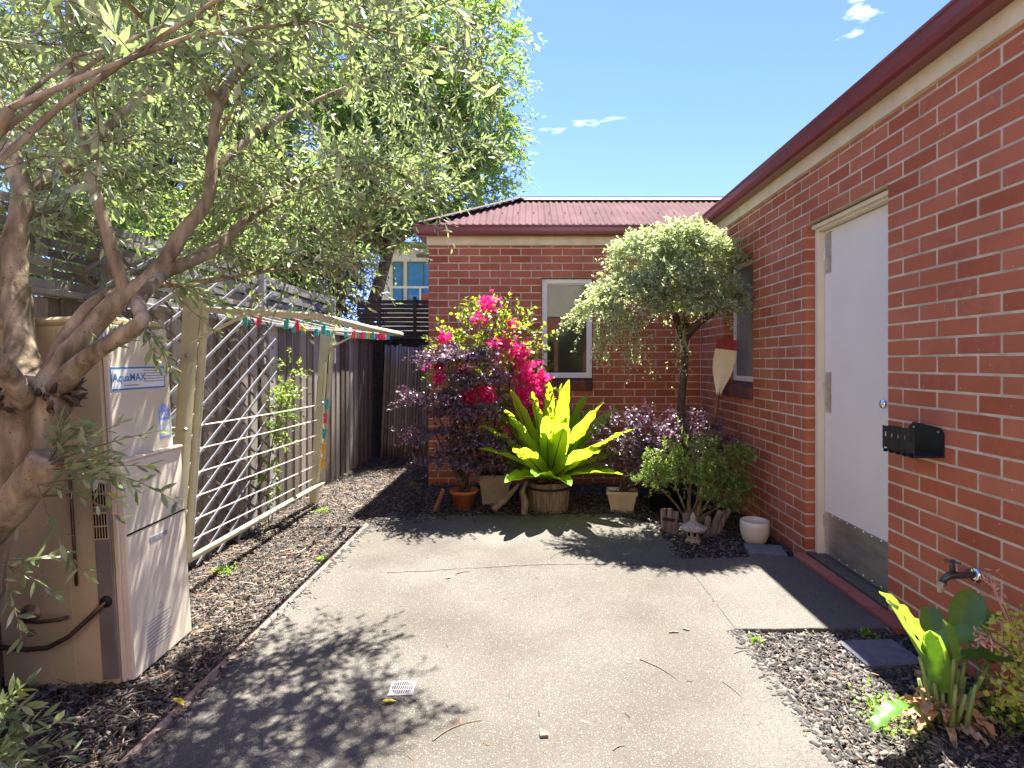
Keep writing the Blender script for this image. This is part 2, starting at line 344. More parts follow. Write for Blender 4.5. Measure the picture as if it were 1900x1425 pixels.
def scatter(name, tpl, Pn, D, N, Ln, W, T=None):
    """one small shape per row: position, direction, normal, length, width"""
    Pn = np.asarray(Pn); D = nrm(np.asarray(D)); S = nrm(np.cross(N, D)); N2 = np.cross(D, S)
    V, F = tpl; nv = len(V)
    T = W if T is None else T
    A = (Pn[:,None,:] + D[:,None,:]*(V[None,:,0:1]*Ln[:,None,None]) + S[:,None,:]*(V[None,:,1:2]*W[:,None,None]) + N2[:,None,:]*(V[None,:,2:3]*T[:,None,None]))
    off = (np.arange(len(Pn))*nv)[:,None,None]
    return np_mesh(name, A.reshape(-1,3), [(f[None]+off).reshape(-1, f.shape[1]) for f in F])
def tubes(name, paths, r0, r1, n=3):
    """paths (T,k,3) as thin tapering tubes"""
    T_, k, _ = paths.shape
    tan = np.gradient(paths, axis=1); tan = nrm(tan)
    ref = np.where(np.abs(tan[...,2:3]) < .9, np.array([0,0,1.]), np.array([1.,0,0])); a = nrm(np.cross(tan, ref)); b = np.cross(tan, a)
    r0 = np.broadcast_to(np.asarray(r0, float), (T_,)); r1 = np.broadcast_to(np.asarray(r1, float), (T_,))
    rr = r0[:,None]+(r1-r0)[:,None]*np.linspace(0,1,k)[None]
    ang = np.arange(n)*2*np.pi/n
    V = paths[:,:,None,:] + rr[:,:,None,None]*(a[:,:,None,:]*np.cos(ang)[None,None,:,None]+b[:,:,None,:]*np.sin(ang)[None,None,:,None])
    base = (np.arange(T_)*k*n)[:,None,None] + (np.arange(k-1)*n)[None,:,None] + np.arange(n)[None,None,:]
    nx = (np.arange(T_)*k*n)[:,None,None] + (np.arange(k-1)*n)[None,:,None] + ((np.arange(n)+1)%n)[None,None,:]
    F = np.stack([base, nx, nx+n, base+n], -1).reshape(-1,4)
    return np_mesh(name, V.reshape(-1,3), [F])
def arcs(S, D, Ln, droop, k=6, wob=.06):
    """curved shoots from S along D, bending down by droop; (T,k,3)"""
    T_ = len(S); t = np.linspace(0,1,k)[None,:,None]; D = nrm(D)
    p = S[:,None,:] + D[:,None,:]*t*Ln[:,None,None]
    p[:,:,2] -= (t[:,:,0]**2)*(np.broadcast_to(droop,(T_,))*Ln)[:,None]
    w_ = RNG.normal(0,1,(T_,1,3))*np.sin(t*np.pi)*wob*Ln[:,None,None]
    return p + w_
def along(paths, per, t0=.12, spread=.8, up=.5, jit=.02, tpow=1.0):
    """leaf bases, directions and normals along shoots, in turning pairs"""
    T_, k, _ = paths.shape
    t = np.linspace(t0, 1, per)[None,:]**tpow + RNG.normal(0, jit, (T_, per)); t = np.clip(t, 0, .999)*(k-1)
    i = np.floor(t).astype(int); f = (t-i)[...,None]; ii = np.arange(T_)[:,None]
    i2 = np.minimum(i+1, k-1)
    p = paths[ii,i]*(1-f)+paths[ii,i2]*f
    tan = nrm(paths[ii,i2]-paths[ii,np.maximum(i2-1,0)])
    ref = nrm(np.cross(tan, np.array([.13,.21,1.]))); b = np.cross(tan, ref)
    ph = (np.arange(per)*np.pi + (np.arange(per)//2)*np.pi/2)[None,:] + RNG.uniform(0, 2*np.pi, (T_,1)) + RNG.normal(0,.35,(T_,per))
    side = ref*np.cos(ph)[...,None]+b*np.sin(ph)[...,None]
    sp = np.clip(RNG.normal(spread, .22, (T_,per)), .1, 1.5)[...,None]
    d = nrm(tan*np.cos(sp)+side*np.sin(sp))
    nn = nrm(np.array([0,0,1.])*up + RNG.normal(0,.5,d.shape) + tan*.2)
    return p.reshape(-1,3), d.reshape(-1,3), nn.reshape(-1,3)
def leaves(name, tpl, pdn, l0, l1, ratio, material, parent, kind=True):
    p, d, nn = pdn; n = len(p)
    Ln = RNG.uniform(l0, l1, n); W = Ln*ratio*RNG.uniform(.8,1.2,n)
    o = link(name, scatter(name, tpl, p, d, nn, Ln, W), material, parent)
    return stuff(o) if kind else o
def cat3(*a): return tuple(np.concatenate([x[i] for x in a]) for i in range(3))
def unit(n): return nrm(RNG.normal(0,1,(n,3)))

# ================================================================ SETTING
XS0_ = -1.385
g = MB(); g.quad((-400,-400,-.075),(400,-400,-.075),(400,400,-.075),(-400,400,-.075))
struct(g.build('ground', M['earth'], fix=False))
g = MB(); g.quad((-2.6,.4,-.045),(2.2,.4,-.045),(2.2,8.6,-.045),(-2.6,8.6,-.045))
struct(g.build('garden_bed_soil', M['soil'], fix=False))
g = MB(); g.box((-2.6,-3.6,-.10),(XS0_-.006,.4,-.004)); g.box((1.076,-3.6,-.10),(2.2,.9,-.004)); struct(g.build('rear_paving', M['concrete']))

# concrete slab with a slightly broken outline
XS0, XS1, YS1 = -1.385, 1.07, 4.92
def edge(p, q, n, a):
    p = Vector(p); q = Vector(q); d = (q-p); nn_ = Vector((-d.y, d.x, 0)).normalized()
    return [p+d*(i/n)+nn_*random.uniform(-a,a) for i in range(n)]
out = edge((XS0,-3,0),(XS1,-3,0),2,0)+edge((XS1,-3,0),(XS1,2.80,0),60,.004)+edge((XS1,2.80,0),(XS1,3.80,0),4,0)+edge((XS1,3.80,0),(1.04,YS1-.3,0),12,.012)+edge((1.04,YS1-.3,0),(.7,YS1,0),6,.02)+edge((.7,YS1,0),(XS0+.4,YS1-.05,0),18,.02)+edge((XS0+.4,YS1-.05,0),(XS0,4.64,0),8,.02)+edge((XS0,4.64,0),(XS0,-3,0),80,.006)
def slab(name, outl, z0, z1, m, c=.008):
    b = MB(); n = len(outl)
    cen = sum(outl, Vector())/n
    top = [Vector((p.x, p.y, z1)) for p in outl]
    ins = []
    for i, p in enumerate(outl):
        a = outl[i-1]; d = outl[(i+1)%n]-a; k = Vector((-d.y, d.x, 0)).normalized(); ins.append(Vector((p.x+k.x*c, p.y+k.y*c, z1)))
    lo = [Vector((p.x, p.y, z1-c)) for p in outl]; bo = [Vector((p.x, p.y, z0)) for p in outl]
    b.poly(ins)
    for i in range(n):
        j = (i+1)%n
        b.quad(lo[i], lo[j], ins[j], ins[i]); b.quad(bo[i], bo[j], lo[j], lo[i])
    return b.build(name, m)
pav = struct(slab('concrete_slab', out, -.10, 0, M['concrete']))
lo_ = [Vector(p) for p in ((1.05,2.80,0),(1.86,2.80,0),(1.86,3.84,0),(1.05,3.80,0))]
lo2 = edge(lo_[0],lo_[1],10,.006)+edge(lo_[1],lo_[2],2,0)+edge(lo_[2],lo_[3],8,.01)+edge(lo_[3],lo_[0],2,0)
land = struct(slab('door_landing', lo2, -.10, .004, M['concrete'], .003))
for i in range(5):
    y0 = 2.77+i*.222
    MB().cbox((1.866,y0,-.06),(1.948,y0+.214,.022),.004).build('tile', M['tile'], land)
for i in range(6):
    y0 = -.2+i*.81; MB().cbox((XS0-.052+random.uniform(-.004,.004),y0,-.09),(XS0-.008,y0+.80,-.004),.005).build('edging_board', M['edging'], pav)
# hairline crack across the slab
cr = MB(); pts = []
for i in range(60):
    x = -.95+i*.033; pts.append(Vector((x, 3.60+.10*math.sin(x*1.6+.9)+random.uniform(-.008,.008), .0015)))
for a, b in zip(pts, pts[1:]):
    wd = random.uniform(.0012,.003); cr.quad(a+Vector((0,-wd,0)), b+Vector((0,-wd,0)), b+Vector((0,wd,0)), a+Vector((0,wd,0)))
cr.build('crack', M['dark'], pav, fix=False)

# ================================================================ BRICK HOUSE
XW, YB, XL = 1.956, 6.28, -1.2
house = thing('brick_house', 'red brick house with cream fascia, burgundy gutter and corrugated hip roof', 'house', (1.956, 6.28, 0))
Z0, CH, ZTOP = .030, .086, 2.73
KH = 27; HEAD = Z0+CH*KH; SILL = Z0+CH*12
DOOR = (2.978, 3.87, -.2, HEAD); WIN_R = (4.795, 5.52, SILL, HEAD); WIN_B = (.112, .706, SILL, HEAD)
def lay(t0, t1, openings, phase):
    out_ = []
    for k in range(-2, 33):
        za = Z0+CH*k+.012; zb = min(Z0+CH*(k+1), ZTOP)
        if zb-za < .012: continue
        segs = [(t0, t1)]
        for (a, b, c, d) in openings:
            if za+.02 < d and zb-.02 > c:
                ns = []
                for (p, q) in segs:
                    if a > p: ns.append((p, min(q, a)))
                    if b < q: ns.append((max(p, b), q))
                    if a <= p and b >= q: pass
                segs = [x for x in ns if x[1]-x[0] > .01]
        for (p, q) in segs:
            js = []; s = phase+(.12 if k%2 else 0); n0 = math.floor((p-s)/.24)
            j = s+n0*.24
            cuts = []
            while j < q:
                if j > p+.045 and j < q-.045: cuts.append(j)
                j += .24
            e = [p]+cuts+[q]
            for i in range(len(e)-1):
                a_ = e[i]+(.006 if i else 0); b_ = e[i+1]-(.006 if i < len(e)-2 else 0)
                out_.append((a_, b_, za, zb))
    return out_
BR = []   # (x0,y0,z0,x1,y1,z1) and outward face
for (a, b, c, d) in lay(.9, YB-.005, [DOOR, WIN_R], 2.978): BR.append(('R', a, b, c, d))
for (a, b, c, d) in lay(XL, XW-.004, [WIN_B], .112): BR.append(('B', a, b, c, d))
for (a, b, c, d) in lay(YB+.12, 8.4, [], YB): BR.append(('L', a, b, c, d))
def proj(x, y, z): return (PX+FPX*x/y, PY-FPX*(z-CAMH)/y)
def seen(br):
    f, a, b, c, d = br
    if f == 'L': return 0
    p, q = (proj(XW,a,c), proj(XW,b,d)) if f == 'R' else (proj(a,YB,c), proj(b,YB,d))
    x0, x1 = sorted((p[0],q[0])); y0, y1 = sorted((p[1],q[1]))
    x0=max(x0,0); x1=min(x1,1900); y0=max(y0,0); y1=min(y1,1425)
    return max(0,x1-x0)*max(0,y1-y0)
BR.sort(key=seen, reverse=True)
# mortar walls (bricks stand 5 mm proud of it)
mw = MB(); d0 = .003
def mwall(a, b, za, zb): mw.box((XW+d0, a, za), (XW+.108, b, zb))
mwall(.9, DOOR[0]-d0, -.2, 2.84); mwall(DOOR[1]+d0, WIN_R[0]-d0, -.2, 2.84); mwall(WIN_R[1]+d0, YB+.108, -.2, 2.84)
mwall(DOOR[0]-d0, DOOR[1]+d0, HEAD+.008, 2.84); mwall(WIN_R[0]-d0, WIN_R[1]+d0, HEAD+.008, 2.84); mwall(WIN_R[0]-d0, WIN_R[1]+d0, -.2, SILL)
wall_r = mw.build('wall', M['mortar'], house)
mw = MB()
def mwb(a, b, za, zb): mw.box((a, YB+d0, za), (b, YB+.108, zb))
mwb(XL+d0, WIN_B[0]-d0, -.2, 2.84); mwb(WIN_B[1]+d0, XW+d0-.001, -.2, 2.84); mwb(WIN_B[0]-d0, WIN_B[1]+d0, HEAD+.008, 2.84); mwb(WIN_B[0]-d0, WIN_B[1]+d0, -.2, SILL)
mw.box((XL+d0, YB+.11, -.2), (XL+.108, 8.4, 2.84))
mw.box((XL+d0, 8.29, -.2), (5, 8.398, 2.84))
wall_b = mw.build('wall', M['mortar'], house)
brick_cache = {}
def brick_mesh(Lb, H_):
    k = (round(Lb,3), round(H_,3))
    if k not in brick_cache: brick_cache[k] = MB().cbox((-Lb/2,0,-H_/2),(Lb/2,.104,H_/2),.0028).mesh('brick')
    return brick_cache[k]
rest = MB(); nb = 0
for br in BR:
    f, a, b, c, d = br
    dz = random.uniform(-.0012,.0012); off = random.uniform(-.0008,.0008)
    ctr = (a+b)/2
    if f == 'R': loc = Vector((XW+off, ctr, (c+d)/2)); rot = Matrix.Rotation(-math.pi/2, 4, 'Z')
    elif f == 'B': loc = Vector((ctr, YB+off, (c+d)/2)); rot = Matrix.Identity(4)
    else: loc = Vector((XL+off, ctr, (c+d)/2)); rot = Matrix.Rotation(-math.pi/2, 4, 'Z')
    rot = rot @ Matrix.Rotation(random.uniform(-.004,.004), 4, 'Y')
    if nb < 300 and f != 'L':
        me = brick_mesh(b-a, d-c); par = wall_r if f == 'R' else wall_b
        if not me.materials: me.materials.append(M['brick'])
        o = bpy.data.objects.new('brick', me); COL.objects.link(o); o.parent = par
        o.matrix_parent_inverse = parent_world(par).inverted(); o.matrix_basis = Matrix.Translation(loc) @ rot
        nb += 1
    else:
        rest.cbox((-(b-a)/2,0,-(d-c)/2),((b-a)/2,.104,(d-c)/2),.0028, Matrix.Translation(loc) @ rot)
stuff(rest.build('brickwork', M['brick'], house, fix=False))
# fascia, gutter
path = [lambda o: (XW-o, .6), lambda o: (XW-o, YB-o), lambda o: (XL-o, YB-o), lambda o: (XL-o, 8.4)]
MB().sweep([(-.02,2.735),(.018,2.735),(.018,2.85),(-.02,2.85)], path).build('fascia', M['cream'], house)
gp = [(.02,2.945),(.02,2.832),(.105,2.826),(.128,2.838),(.140,2.868),(.143,2.915),(.152,2.925),(.152,2.938),(.140,2.942),(.134,2.93),(.130,2.872),(.120,2.848),(.100,2.836),(.03,2.840),(.026,2.945)]
gut = MB().sweep(gp, path).build('gutter', M['burgundy'], house)
for y in (1.4, 2.9, 4.4): MB().box((XW-.03,y,2.838),(XW-.005,y+.02,2.85)).build('bracket', M['burgundy'], gut)
jn = MB(); jn.box((XW-.157,YB-.30,2.828),(XW-.10,YB-.265,2.944)); jn.build('joint_strap', M['burgundy'], gut)
# roof
EY, RY = 6.17, 7.29; EZ, RZ = 2.95, 3.57; SL = (RZ-EZ)/(RY-EY); EX = -1.29; VX = 1.85
def corr(b, axis, t0, t1, lo, hi, zf, amp=.009, pitch=.076, step=.0095):
    n = int((t1-t0)/step); prev = None
    for i in range(n+1):
        t = t0+i*step; a, c = lo(t), hi(t)
        dz = amp*math.sin(2*math.pi*t/pitch)
        if c < a: c = a
        p, q = ((t,a,zf(t,a)+dz),(t,c,zf(t,c)+dz)) if axis == 'x' else ((a,t,zf(a,t)+dz),(c,t,zf(c,t)+dz))
        b.v += [p, q]
        if prev is not None: b.f.append((prev, prev+1, prev+3, prev+2))
        prev = len(b.v)-2
    return b
rf = MB()
corr(rf, 'x', EX, 5.0, lambda x: EY if x <= VX else min(RY, EY+(x-VX)), lambda x: min(RY, EY+(x-EX)), lambda x, y: EZ+SL*(y-EY))
corr(rf, 'y', EY, 8.40, lambda y: EX, lambda y: EX+min(y-EY, max(0, 8.41-y)), lambda x, y: EZ+SL*(x-EX))
corr(rf, 'y', .4, RY, lambda y: VX if y <= EY else VX+(y-EY), lambda y: 5.0, lambda x, y: EZ+SL*(x-VX))
rf.quad((EX+1.12,RY,RZ-.01),(5,RY,RZ-.01),(5,8.41,EZ),(EX,8.41,EZ))
roof = rf.build('roof', M['roofmetal'], house, smooth=True, fix=False)
hipx = EX+(RY-EY)
def capstrip(p, q, side1, side2, wd=.11, up=.03):
    p = Vector(p)+Vector((0,0,up)); q = Vector(q)+Vector((0,0,up)); b = MB()
    b.quad(p, q, q+Vector(side1)*wd, p+Vector(side1)*wd); b.quad(p, p+Vector(side2)*wd, q+Vector(side2)*wd, q)
    b.tube([p,q], .012, 8); return b
c_, s_ = math.cos(math.atan(SL)), math.sin(math.atan(SL))
capstrip((hipx-.03,RY,RZ),(5,RY,RZ),(0,-c_,-s_),(0,c_,-s_),.15).build('ridge_cap', M['cap'], roof)
capstrip((EX,EY,EZ),(hipx,RY,RZ),Vector((.75,-.55,-.02)),Vector((-.55,.75,-.02)),.13,.025).build('hip_cap', M['cap'], roof)
for i in range(13):
    x = -.55+i*.19
    for yy in (EY+.42,):
        if yy < EY+(x-EX): MB().lathe([(.0,.012),(.008,.010),(.010,0)], (x,yy,EZ+SL*(yy-EY)+.008), 6).build('roof_screw', M['darkmetal'], roof)
for i in range(5):
    x = .1+i*.38; MB().lathe([(.0,.012),(.008,.010),(.010,0)], (x,RY-.11,RZ-.11*SL+.025), 6).build('roof_screw', M['darkmetal'], roof)

# windows --------------------------------------------------------
def window(o0, o1, z0, z1, face, plane, name='window'):
    """face 'B': pane in plane y=plane ; 'R': x=plane. outer bounds o0..o1"""
    def bx(a0, a1, c0, c1, d0_, d1_):  # along, height, depth
        return ((a0, plane+d0_, c0), (a1, plane+d1_, c1)) if face == 'B' else ((plane+d0_, a0, c0), (plane+d1_, a1, c1))
    fr = MB(); t = .05
    fr.cbox(*bx(o0,o0+t,z0,z1,-.03,.03)); fr.cbox(*bx(o1-t,o1,z0,z1,-.03,.03)); fr.cbox(*bx(o0+t,o1-t,z0,z0+t,-.03,.03)); fr.cbox(*bx(o0+t,o1-t,z1-t,z1,-.03,.03))
    f = fr.build(name, M['white_frame'], house)
    sh = MB(); u = t+.012
    for q in (bx(o0+t,o0+u,z0+t,z1-t,-.012,.02), bx(o1-u,o1-t,z0+t,z1-t,-.012,.02), bx(o0+u,o1-u,z0+t,z0+u,-.012,.02), bx(o0+u,o1-u,z1-u,z1-t,-.012,.02)): sh.box(*q)
    sh.build('sash', M['white_frame'], f)
    MB().box(*bx(o0+u-.004,o1-u+.004,z0+u-.004,z1-u+.004,.002,.007)).build('pane', M['glass'], f)
    return f
wb = window(WIN_B[0]+.004, WIN_B[1]-.004, 1.195, HEAD-.002, 'B', YB+.075)
wr = window(WIN_R[0]+.004, WIN_R[1]-.004, 1.195, HEAD-.002, 'R', XW+.125)
MB().box((.17,YB+.14,2.02),(.65,YB+.145,HEAD-.05)).build('reflection_panel', M['reflection_panel'], wb)  # added cream panel: paints the wall reflection seen high in the pane
MB().box((.16,YB+.133,2.012),(.66,YB+.15,2.03)).build('reflection_panel_edge', M['reflection_panel'], wb)  # lower edge of the painted reflection
rm = MB(); rm.box((-1.08,YB+.112,-.05),(1.93,8.28,2.80)); rm.build('room_interior', M['room'], house)
cab = MB()
for i in range(4): cab.box((.0,7.6,.2+.5*i),(1.0,7.9,.23+.5*i))
for x in (.0,.32,.64,.97): cab.box((x,7.6,0),(x+.03,7.9,1.9))
cab.build('shelf_unit', M['render_white'], house)
rm = MB(); rm.box((XW+.112,4.0,-.05),(4.9,6.2,2.80)); rm.build('room_interior', M['room'], house)
# sloping brick sills
for (face, a, b) in (('B', WIN_B[0], WIN_B[1]), ('R', WIN_R[0], WIN_R[1])):
    n = max(1, round((b-a)/.084)); st = (b-a)/n
    for i in range(n):
        t0 = a+i*st+.004; t1 = a+(i+1)*st-.004
        if face == 'B':
            Mx = Matrix.Translation((0,YB+.10,1.155)) @ Matrix.Rotation(R(14),4,'X'); MB().cbox((t0,-.135,-.078),(t1,.0,0.03),.003,Mx).build('sill_brick', M['sillbrick'], wb)
        else:
            Mx = Matrix.Translation((XW+.12,0,1.155)) @ Matrix.Rotation(R(-14),4,'Y'); MB().cbox((-.155,t0,-.078),(.0,t1,0.03),.003,Mx).build('sill_brick', M['sillbrick'], wr)
    if face == 'B': MB().box((a,YB+.008,SILL+.004),(b,YB+.09,1.15)).build('sill_mortar', M['mortar'], wb)
    else: MB().box((XW+.008,a,SILL+.004),(XW+.11,b,1.15)).build('sill_mortar', M['mortar'], wr)

# door -----------------------------------------------------------
DX = 2.066
dr = MB().cbox((DX,3.012,.035),(DX+.04,3.822,2.30),.002).build('door', M['door'], house)
fr = MB()
fr.cbox((2.020,3.826,-.01),(2.12,3.866,HEAD-.004),.002); fr.cbox((2.020,2.982,-.01),(2.12,3.008,HEAD-.004),.002)
fr.cbox((2.020,3.008,2.305),(2.12,3.826,HEAD-.004),.002); fr.cbox((1.995,2.984,2.322),(2.019,3.866,HEAD-.003),.002)
fr.build('door_frame', M['frame_cream'], dr)
def plate(z0, z1, y0, y1, name, m, rivets):
    p = MB().box((DX-.0025,y0,z0),(DX,y1,z1)).build(name, m, dr)
    for (y, z) in rivets: MB().lathe([(0,.0025),(.004,.0015),(.005,0)], (0,0,0), 8, M=Matrix.Translation((DX-.0025,y,z)) @ Matrix.Rotation(R(-90),4,'Y')).build('rivet', M['chrome'], p)
    return p
plate(.04,.335,3.018,3.818,'kick_plate',M['steel'],[(3.03+i*.0865,z) for i in range(10) for z in (.052,.322)])
for (z0, z1) in ((2.0,2.285),(1.03,1.31)): plate(z0,z1,3.735,3.812,'hinge_plate',M['galv'],[(y,z) for y in (3.745,3.80) for z in (z0+.015,(z0+z1)/2,z1-.015)])
for z in (2.10,1.15,.22): MB().tube([(DX-.004,3.823,z),(DX-.004,3.823,z+.09)],.007,8).build('hinge', M['galv'], dr)
kn = MB().lathe([(.028,0),(.028,.004),(.012,.008),(.011,.03),(.024,.042),(.028,.055),(.022,.068),(0,.073)], (0,0,0), 20, M=Matrix.Translation((DX,3.10,1.14)) @ Matrix.Rotation(R(-90),4,'Y'))
kn.build('door_knob', M['chrome'], dr, smooth=True)
MB().cbox((1.955,2.985,-.02),(DX+.03,3.862,.03),.004).build('threshold', M['darkmetal'], dr)
# garage-side interior so that the door has a back
MB().box((XW+.2,.9,-.05),(4.9,3.95,2.80)).build('room_interior', M['room'], house)

# ================================================================ FENCES
XF = -2.36
fence = thing('paling_fence', 'weathered grey brown timber paling fence with slatted screen on top along the bed', 'fence', (XF, 4.5, -.04))
y = .6; i = 0
while y < 8.09:
    wd = random.uniform(.092,.108); front = i%2 == 0
    x = XF + (0 if front else -.016); h = 1.70+random.uniform(-.012,.012)
    b = MB().cbox((-.007,-wd/2,0),(.007,wd/2,h+.045),.002)
    o = b.build('paling', M['paling'], fence); o.matrix_basis = Matrix.Translation((x+random.uniform(-.002,.002), y, -.045)) @ Matrix.Rotation(R(random.uniform(-.15,.15)),4,'X')
    y += random.uniform(.078,.088); i += 1
MB().cbox((XF-.03,.5,1.702),(XF+.05,8.08,1.735),.004).build('capping_rail', M['greyslat'], fence)
for y in (.9,3.0,4.75,6.5,8.0): MB().cbox((XF-.13,y-.045,-.045),(XF-.035,y+.045,1.70),.004).build('post', M['darkwood'], fence)
for y in (1.2,3.0,4.72,6.4): MB().cbox((XF-.012,y-.022,1.36),(XF+.035,y+.022,2.16),.003).build('screen_post', M['greyslat'], fence)
for k in range(8):
    z = 1.765+k*.052
    for (ya, yb) in ((.5,3.0),(3.0,4.72),(4.72,6.42)):
        b = MB(); n = 8; s = random.uniform(-.012,.012)
        ptsl = [Vector((XF-.022-.012*(k%2)+.012*math.sin(j*1.1+k), ya+(yb-ya)*j/n, z+s*math.sin(math.pi*j/n)+random.uniform(-.002,.002))) for j in range(n+1)]
        for p, q in zip(ptsl, ptsl[1:]): b.bar(p, q, .008, .040)
        b.build('slat', M['greyslat'], fence)
# end of the side passage
YE = 8.10
back = thing('passage_screen', 'dark timber screen with horizontal slats above it at passage end', 'fence', (-1.7, YE, -.04))
MB().box((XF-.4,YE+.03,-.045),(-.9,YE+.06,1.72)).build('board_backing', M['darkwood'], back)
for (x, wd) in ((-2.26,.09),(-2.10,.05),(-1.22,.09)): MB().cbox((x-wd/2,YE-.03,-.045),(x+wd/2,YE+.029,1.72),.003).build('post', M['darkwood'], back)
MB().cbox((XF+.06,YE-.05,1.72),(-.9,YE+.07,1.79),.004).build('rail', M['darkwood'], back)
MB().cbox((XF+.06,YE-.035,1.45),(-.9,YE-.031+.02,1.53),.003).build('rail', M['darkwood'], back)
for k in range(8):
    z = 1.82+k*.066
    b = MB(); n = 8
    ptsl = [Vector((-2.62+(1.75)*j/n, YE+.02+.014*math.sin(j*2+k*math.pi), z+random.uniform(-.003,.003))) for j in range(n+1)]
    for p, q in zip(ptsl, ptsl[1:]): b.bar(p, q, .010, .056)
    b.build('slat', M['darkwood'], back)
for x in (-2.28,-1.75,-1.2): MB().cbox((x-.025,YE-.015,1.79),(x+.025,YE+.0,2.36),.003).build('screen_post', M['darkwood'], back)
bam = thing('bamboo_panel', 'old brown bamboo pole panel leaning at the end of the side passage', 'panel', (-1.75, 7.98, -.04))
x = -2.20
k = 0
while x < -1.28:
    r = random.uniform(.017,.022); top = 1.62+random.uniform(-.03,.03); lean = .06
    pts = []; rr = []; z = -.04; nd = random.uniform(.12,.3)
    zs = [-.04]; 
    while zs[-1] < top-.12: zs.append(zs[-1]+random.uniform(.2,.3))
    zs[-1] = top
    for j, zz in enumerate(zs):
        for (dz, f) in ((-.006,1),(0,1.14),(.006,1)) if 0 < j < len(zs)-1 else ((0,1),):
            q = zz+dz; pts.append((x+.05*q/1.6, 7.93+lean*q/1.6, q)); rr.append(r*f)
    MB().tube(pts, rr, 8).build('bamboo_pole', M['bamboo'], bam, smooth=True)
    x += r*2+.003; k += 1
for z in (.35,1.2): MB().bar((-2.2+.03*z,7.985+.0375*z,z),(-1.27+.03*z,7.985+.0375*z,z),.012,.05).build('cross_batten', M['darkwood'], bam)

# ================================================================ NEIGHBOUR HOUSE
nh = thing('neighbour_house', 'white rendered neighbour house with blue windows and balcony rail behind screen', 'house', (-2, 17, -.045))
MB().box((-4.50,16,-.045),(4,22,4.72)).build('wall', M['render_white'], nh)
rr_ = MB(); rr_.box((-4.8,15.6,4.721),(4.3,22.4,4.84)); rr_.build('roof', M['greypanel'], nh)
for (xa, xb) in ((-4.10,-3.80),(-3.68,-2.7),(-2.3,-1.4)):
    f = MB().box((xa,15.97,3.05),(xb,16.0,4.34)).build('window', M['greypanel'], nh)
    n = 2 if xb-xa > .6 else 1
    for j in range(n):
        u0 = xa+.04+(xb-xa-.04)*j/n; u1 = xa+(xb-xa-.04)*(j+1)/n
        MB().box((u0,15.955,3.1),(u1,15.968,4.30)).build('pane', M['bluepane'], f)
MB().box((-4.0,14.9,2.75),(4,15.99,2.9)).build('balcony_floor', M['render_white'], nh)
rl = MB(); rl.box((-4.0,14.9,3.42),(4,14.95,3.47))
for i in range(9): rl.box((-4.0+i*.9,14.9,2.9),(-3.96+i*.9,14.95,3.42))
rl.build('balcony_rail', M['white_frame'], nh)
MB().box((-3.1,15.2,2.9),(-1.8,15.6,3.3)).build('balcony_planter', M['redbrickfar'], nh)
MB().box((-3.4,15.9,4.46),(-2.9,15.99,4.56)).build('wall_light', M['greypanel'], nh)

# the two-storey unit behind the camera, mirrored in the windows
un = thing('rear_unit', 'cream upper storey over brick ground floor with dark sliding doors across the yard', 'house', (0,-3.6,-.075))
MB().box((-5,-8,2.75),(5,-3.6,5.6)).build('upper_wall', M['render_cream'], un)
lw = MB(); lw.box((-5,-8,-.075),(-1.9,-3.62,2.749)); lw.box((1.6,-8,-.075),(5,-3.62,2.749)); lw.box((-1.9,-8,2.3),(1.6,-3.62,2.749)); lw.build('brick_wall', M['redbrickfar'], un)
MB().box((-1.9,-7,-.075),(1.6,-4.2,2.3)).build('room_interior', M['room'], un)
for i in range(4):
    x0 = -1.9+i*.875; f = MB(); f.box((x0,-3.75,-.05),(x0+.06,-3.68,2.3)); f.box((x0+.815,-3.75,-.05),(x0+.875,-3.68,2.3)); f.box((x0+.06,-3.75,-.05),(x0+.815,-3.68,.05)); f.box((x0+.06,-3.75,2.2),(x0+.815,-3.68,2.3)); f = f.build('sliding_door', M['oarwood'], un)
    MB().box((x0+.06,-3.72,.05),(x0+.815,-3.715,2.2)).build('pane', M['glass'], f)
MB().box((-5.2,-8.2,5.6),(5.2,-3.3,5.8)).build('roof', M['burgundy'], un)
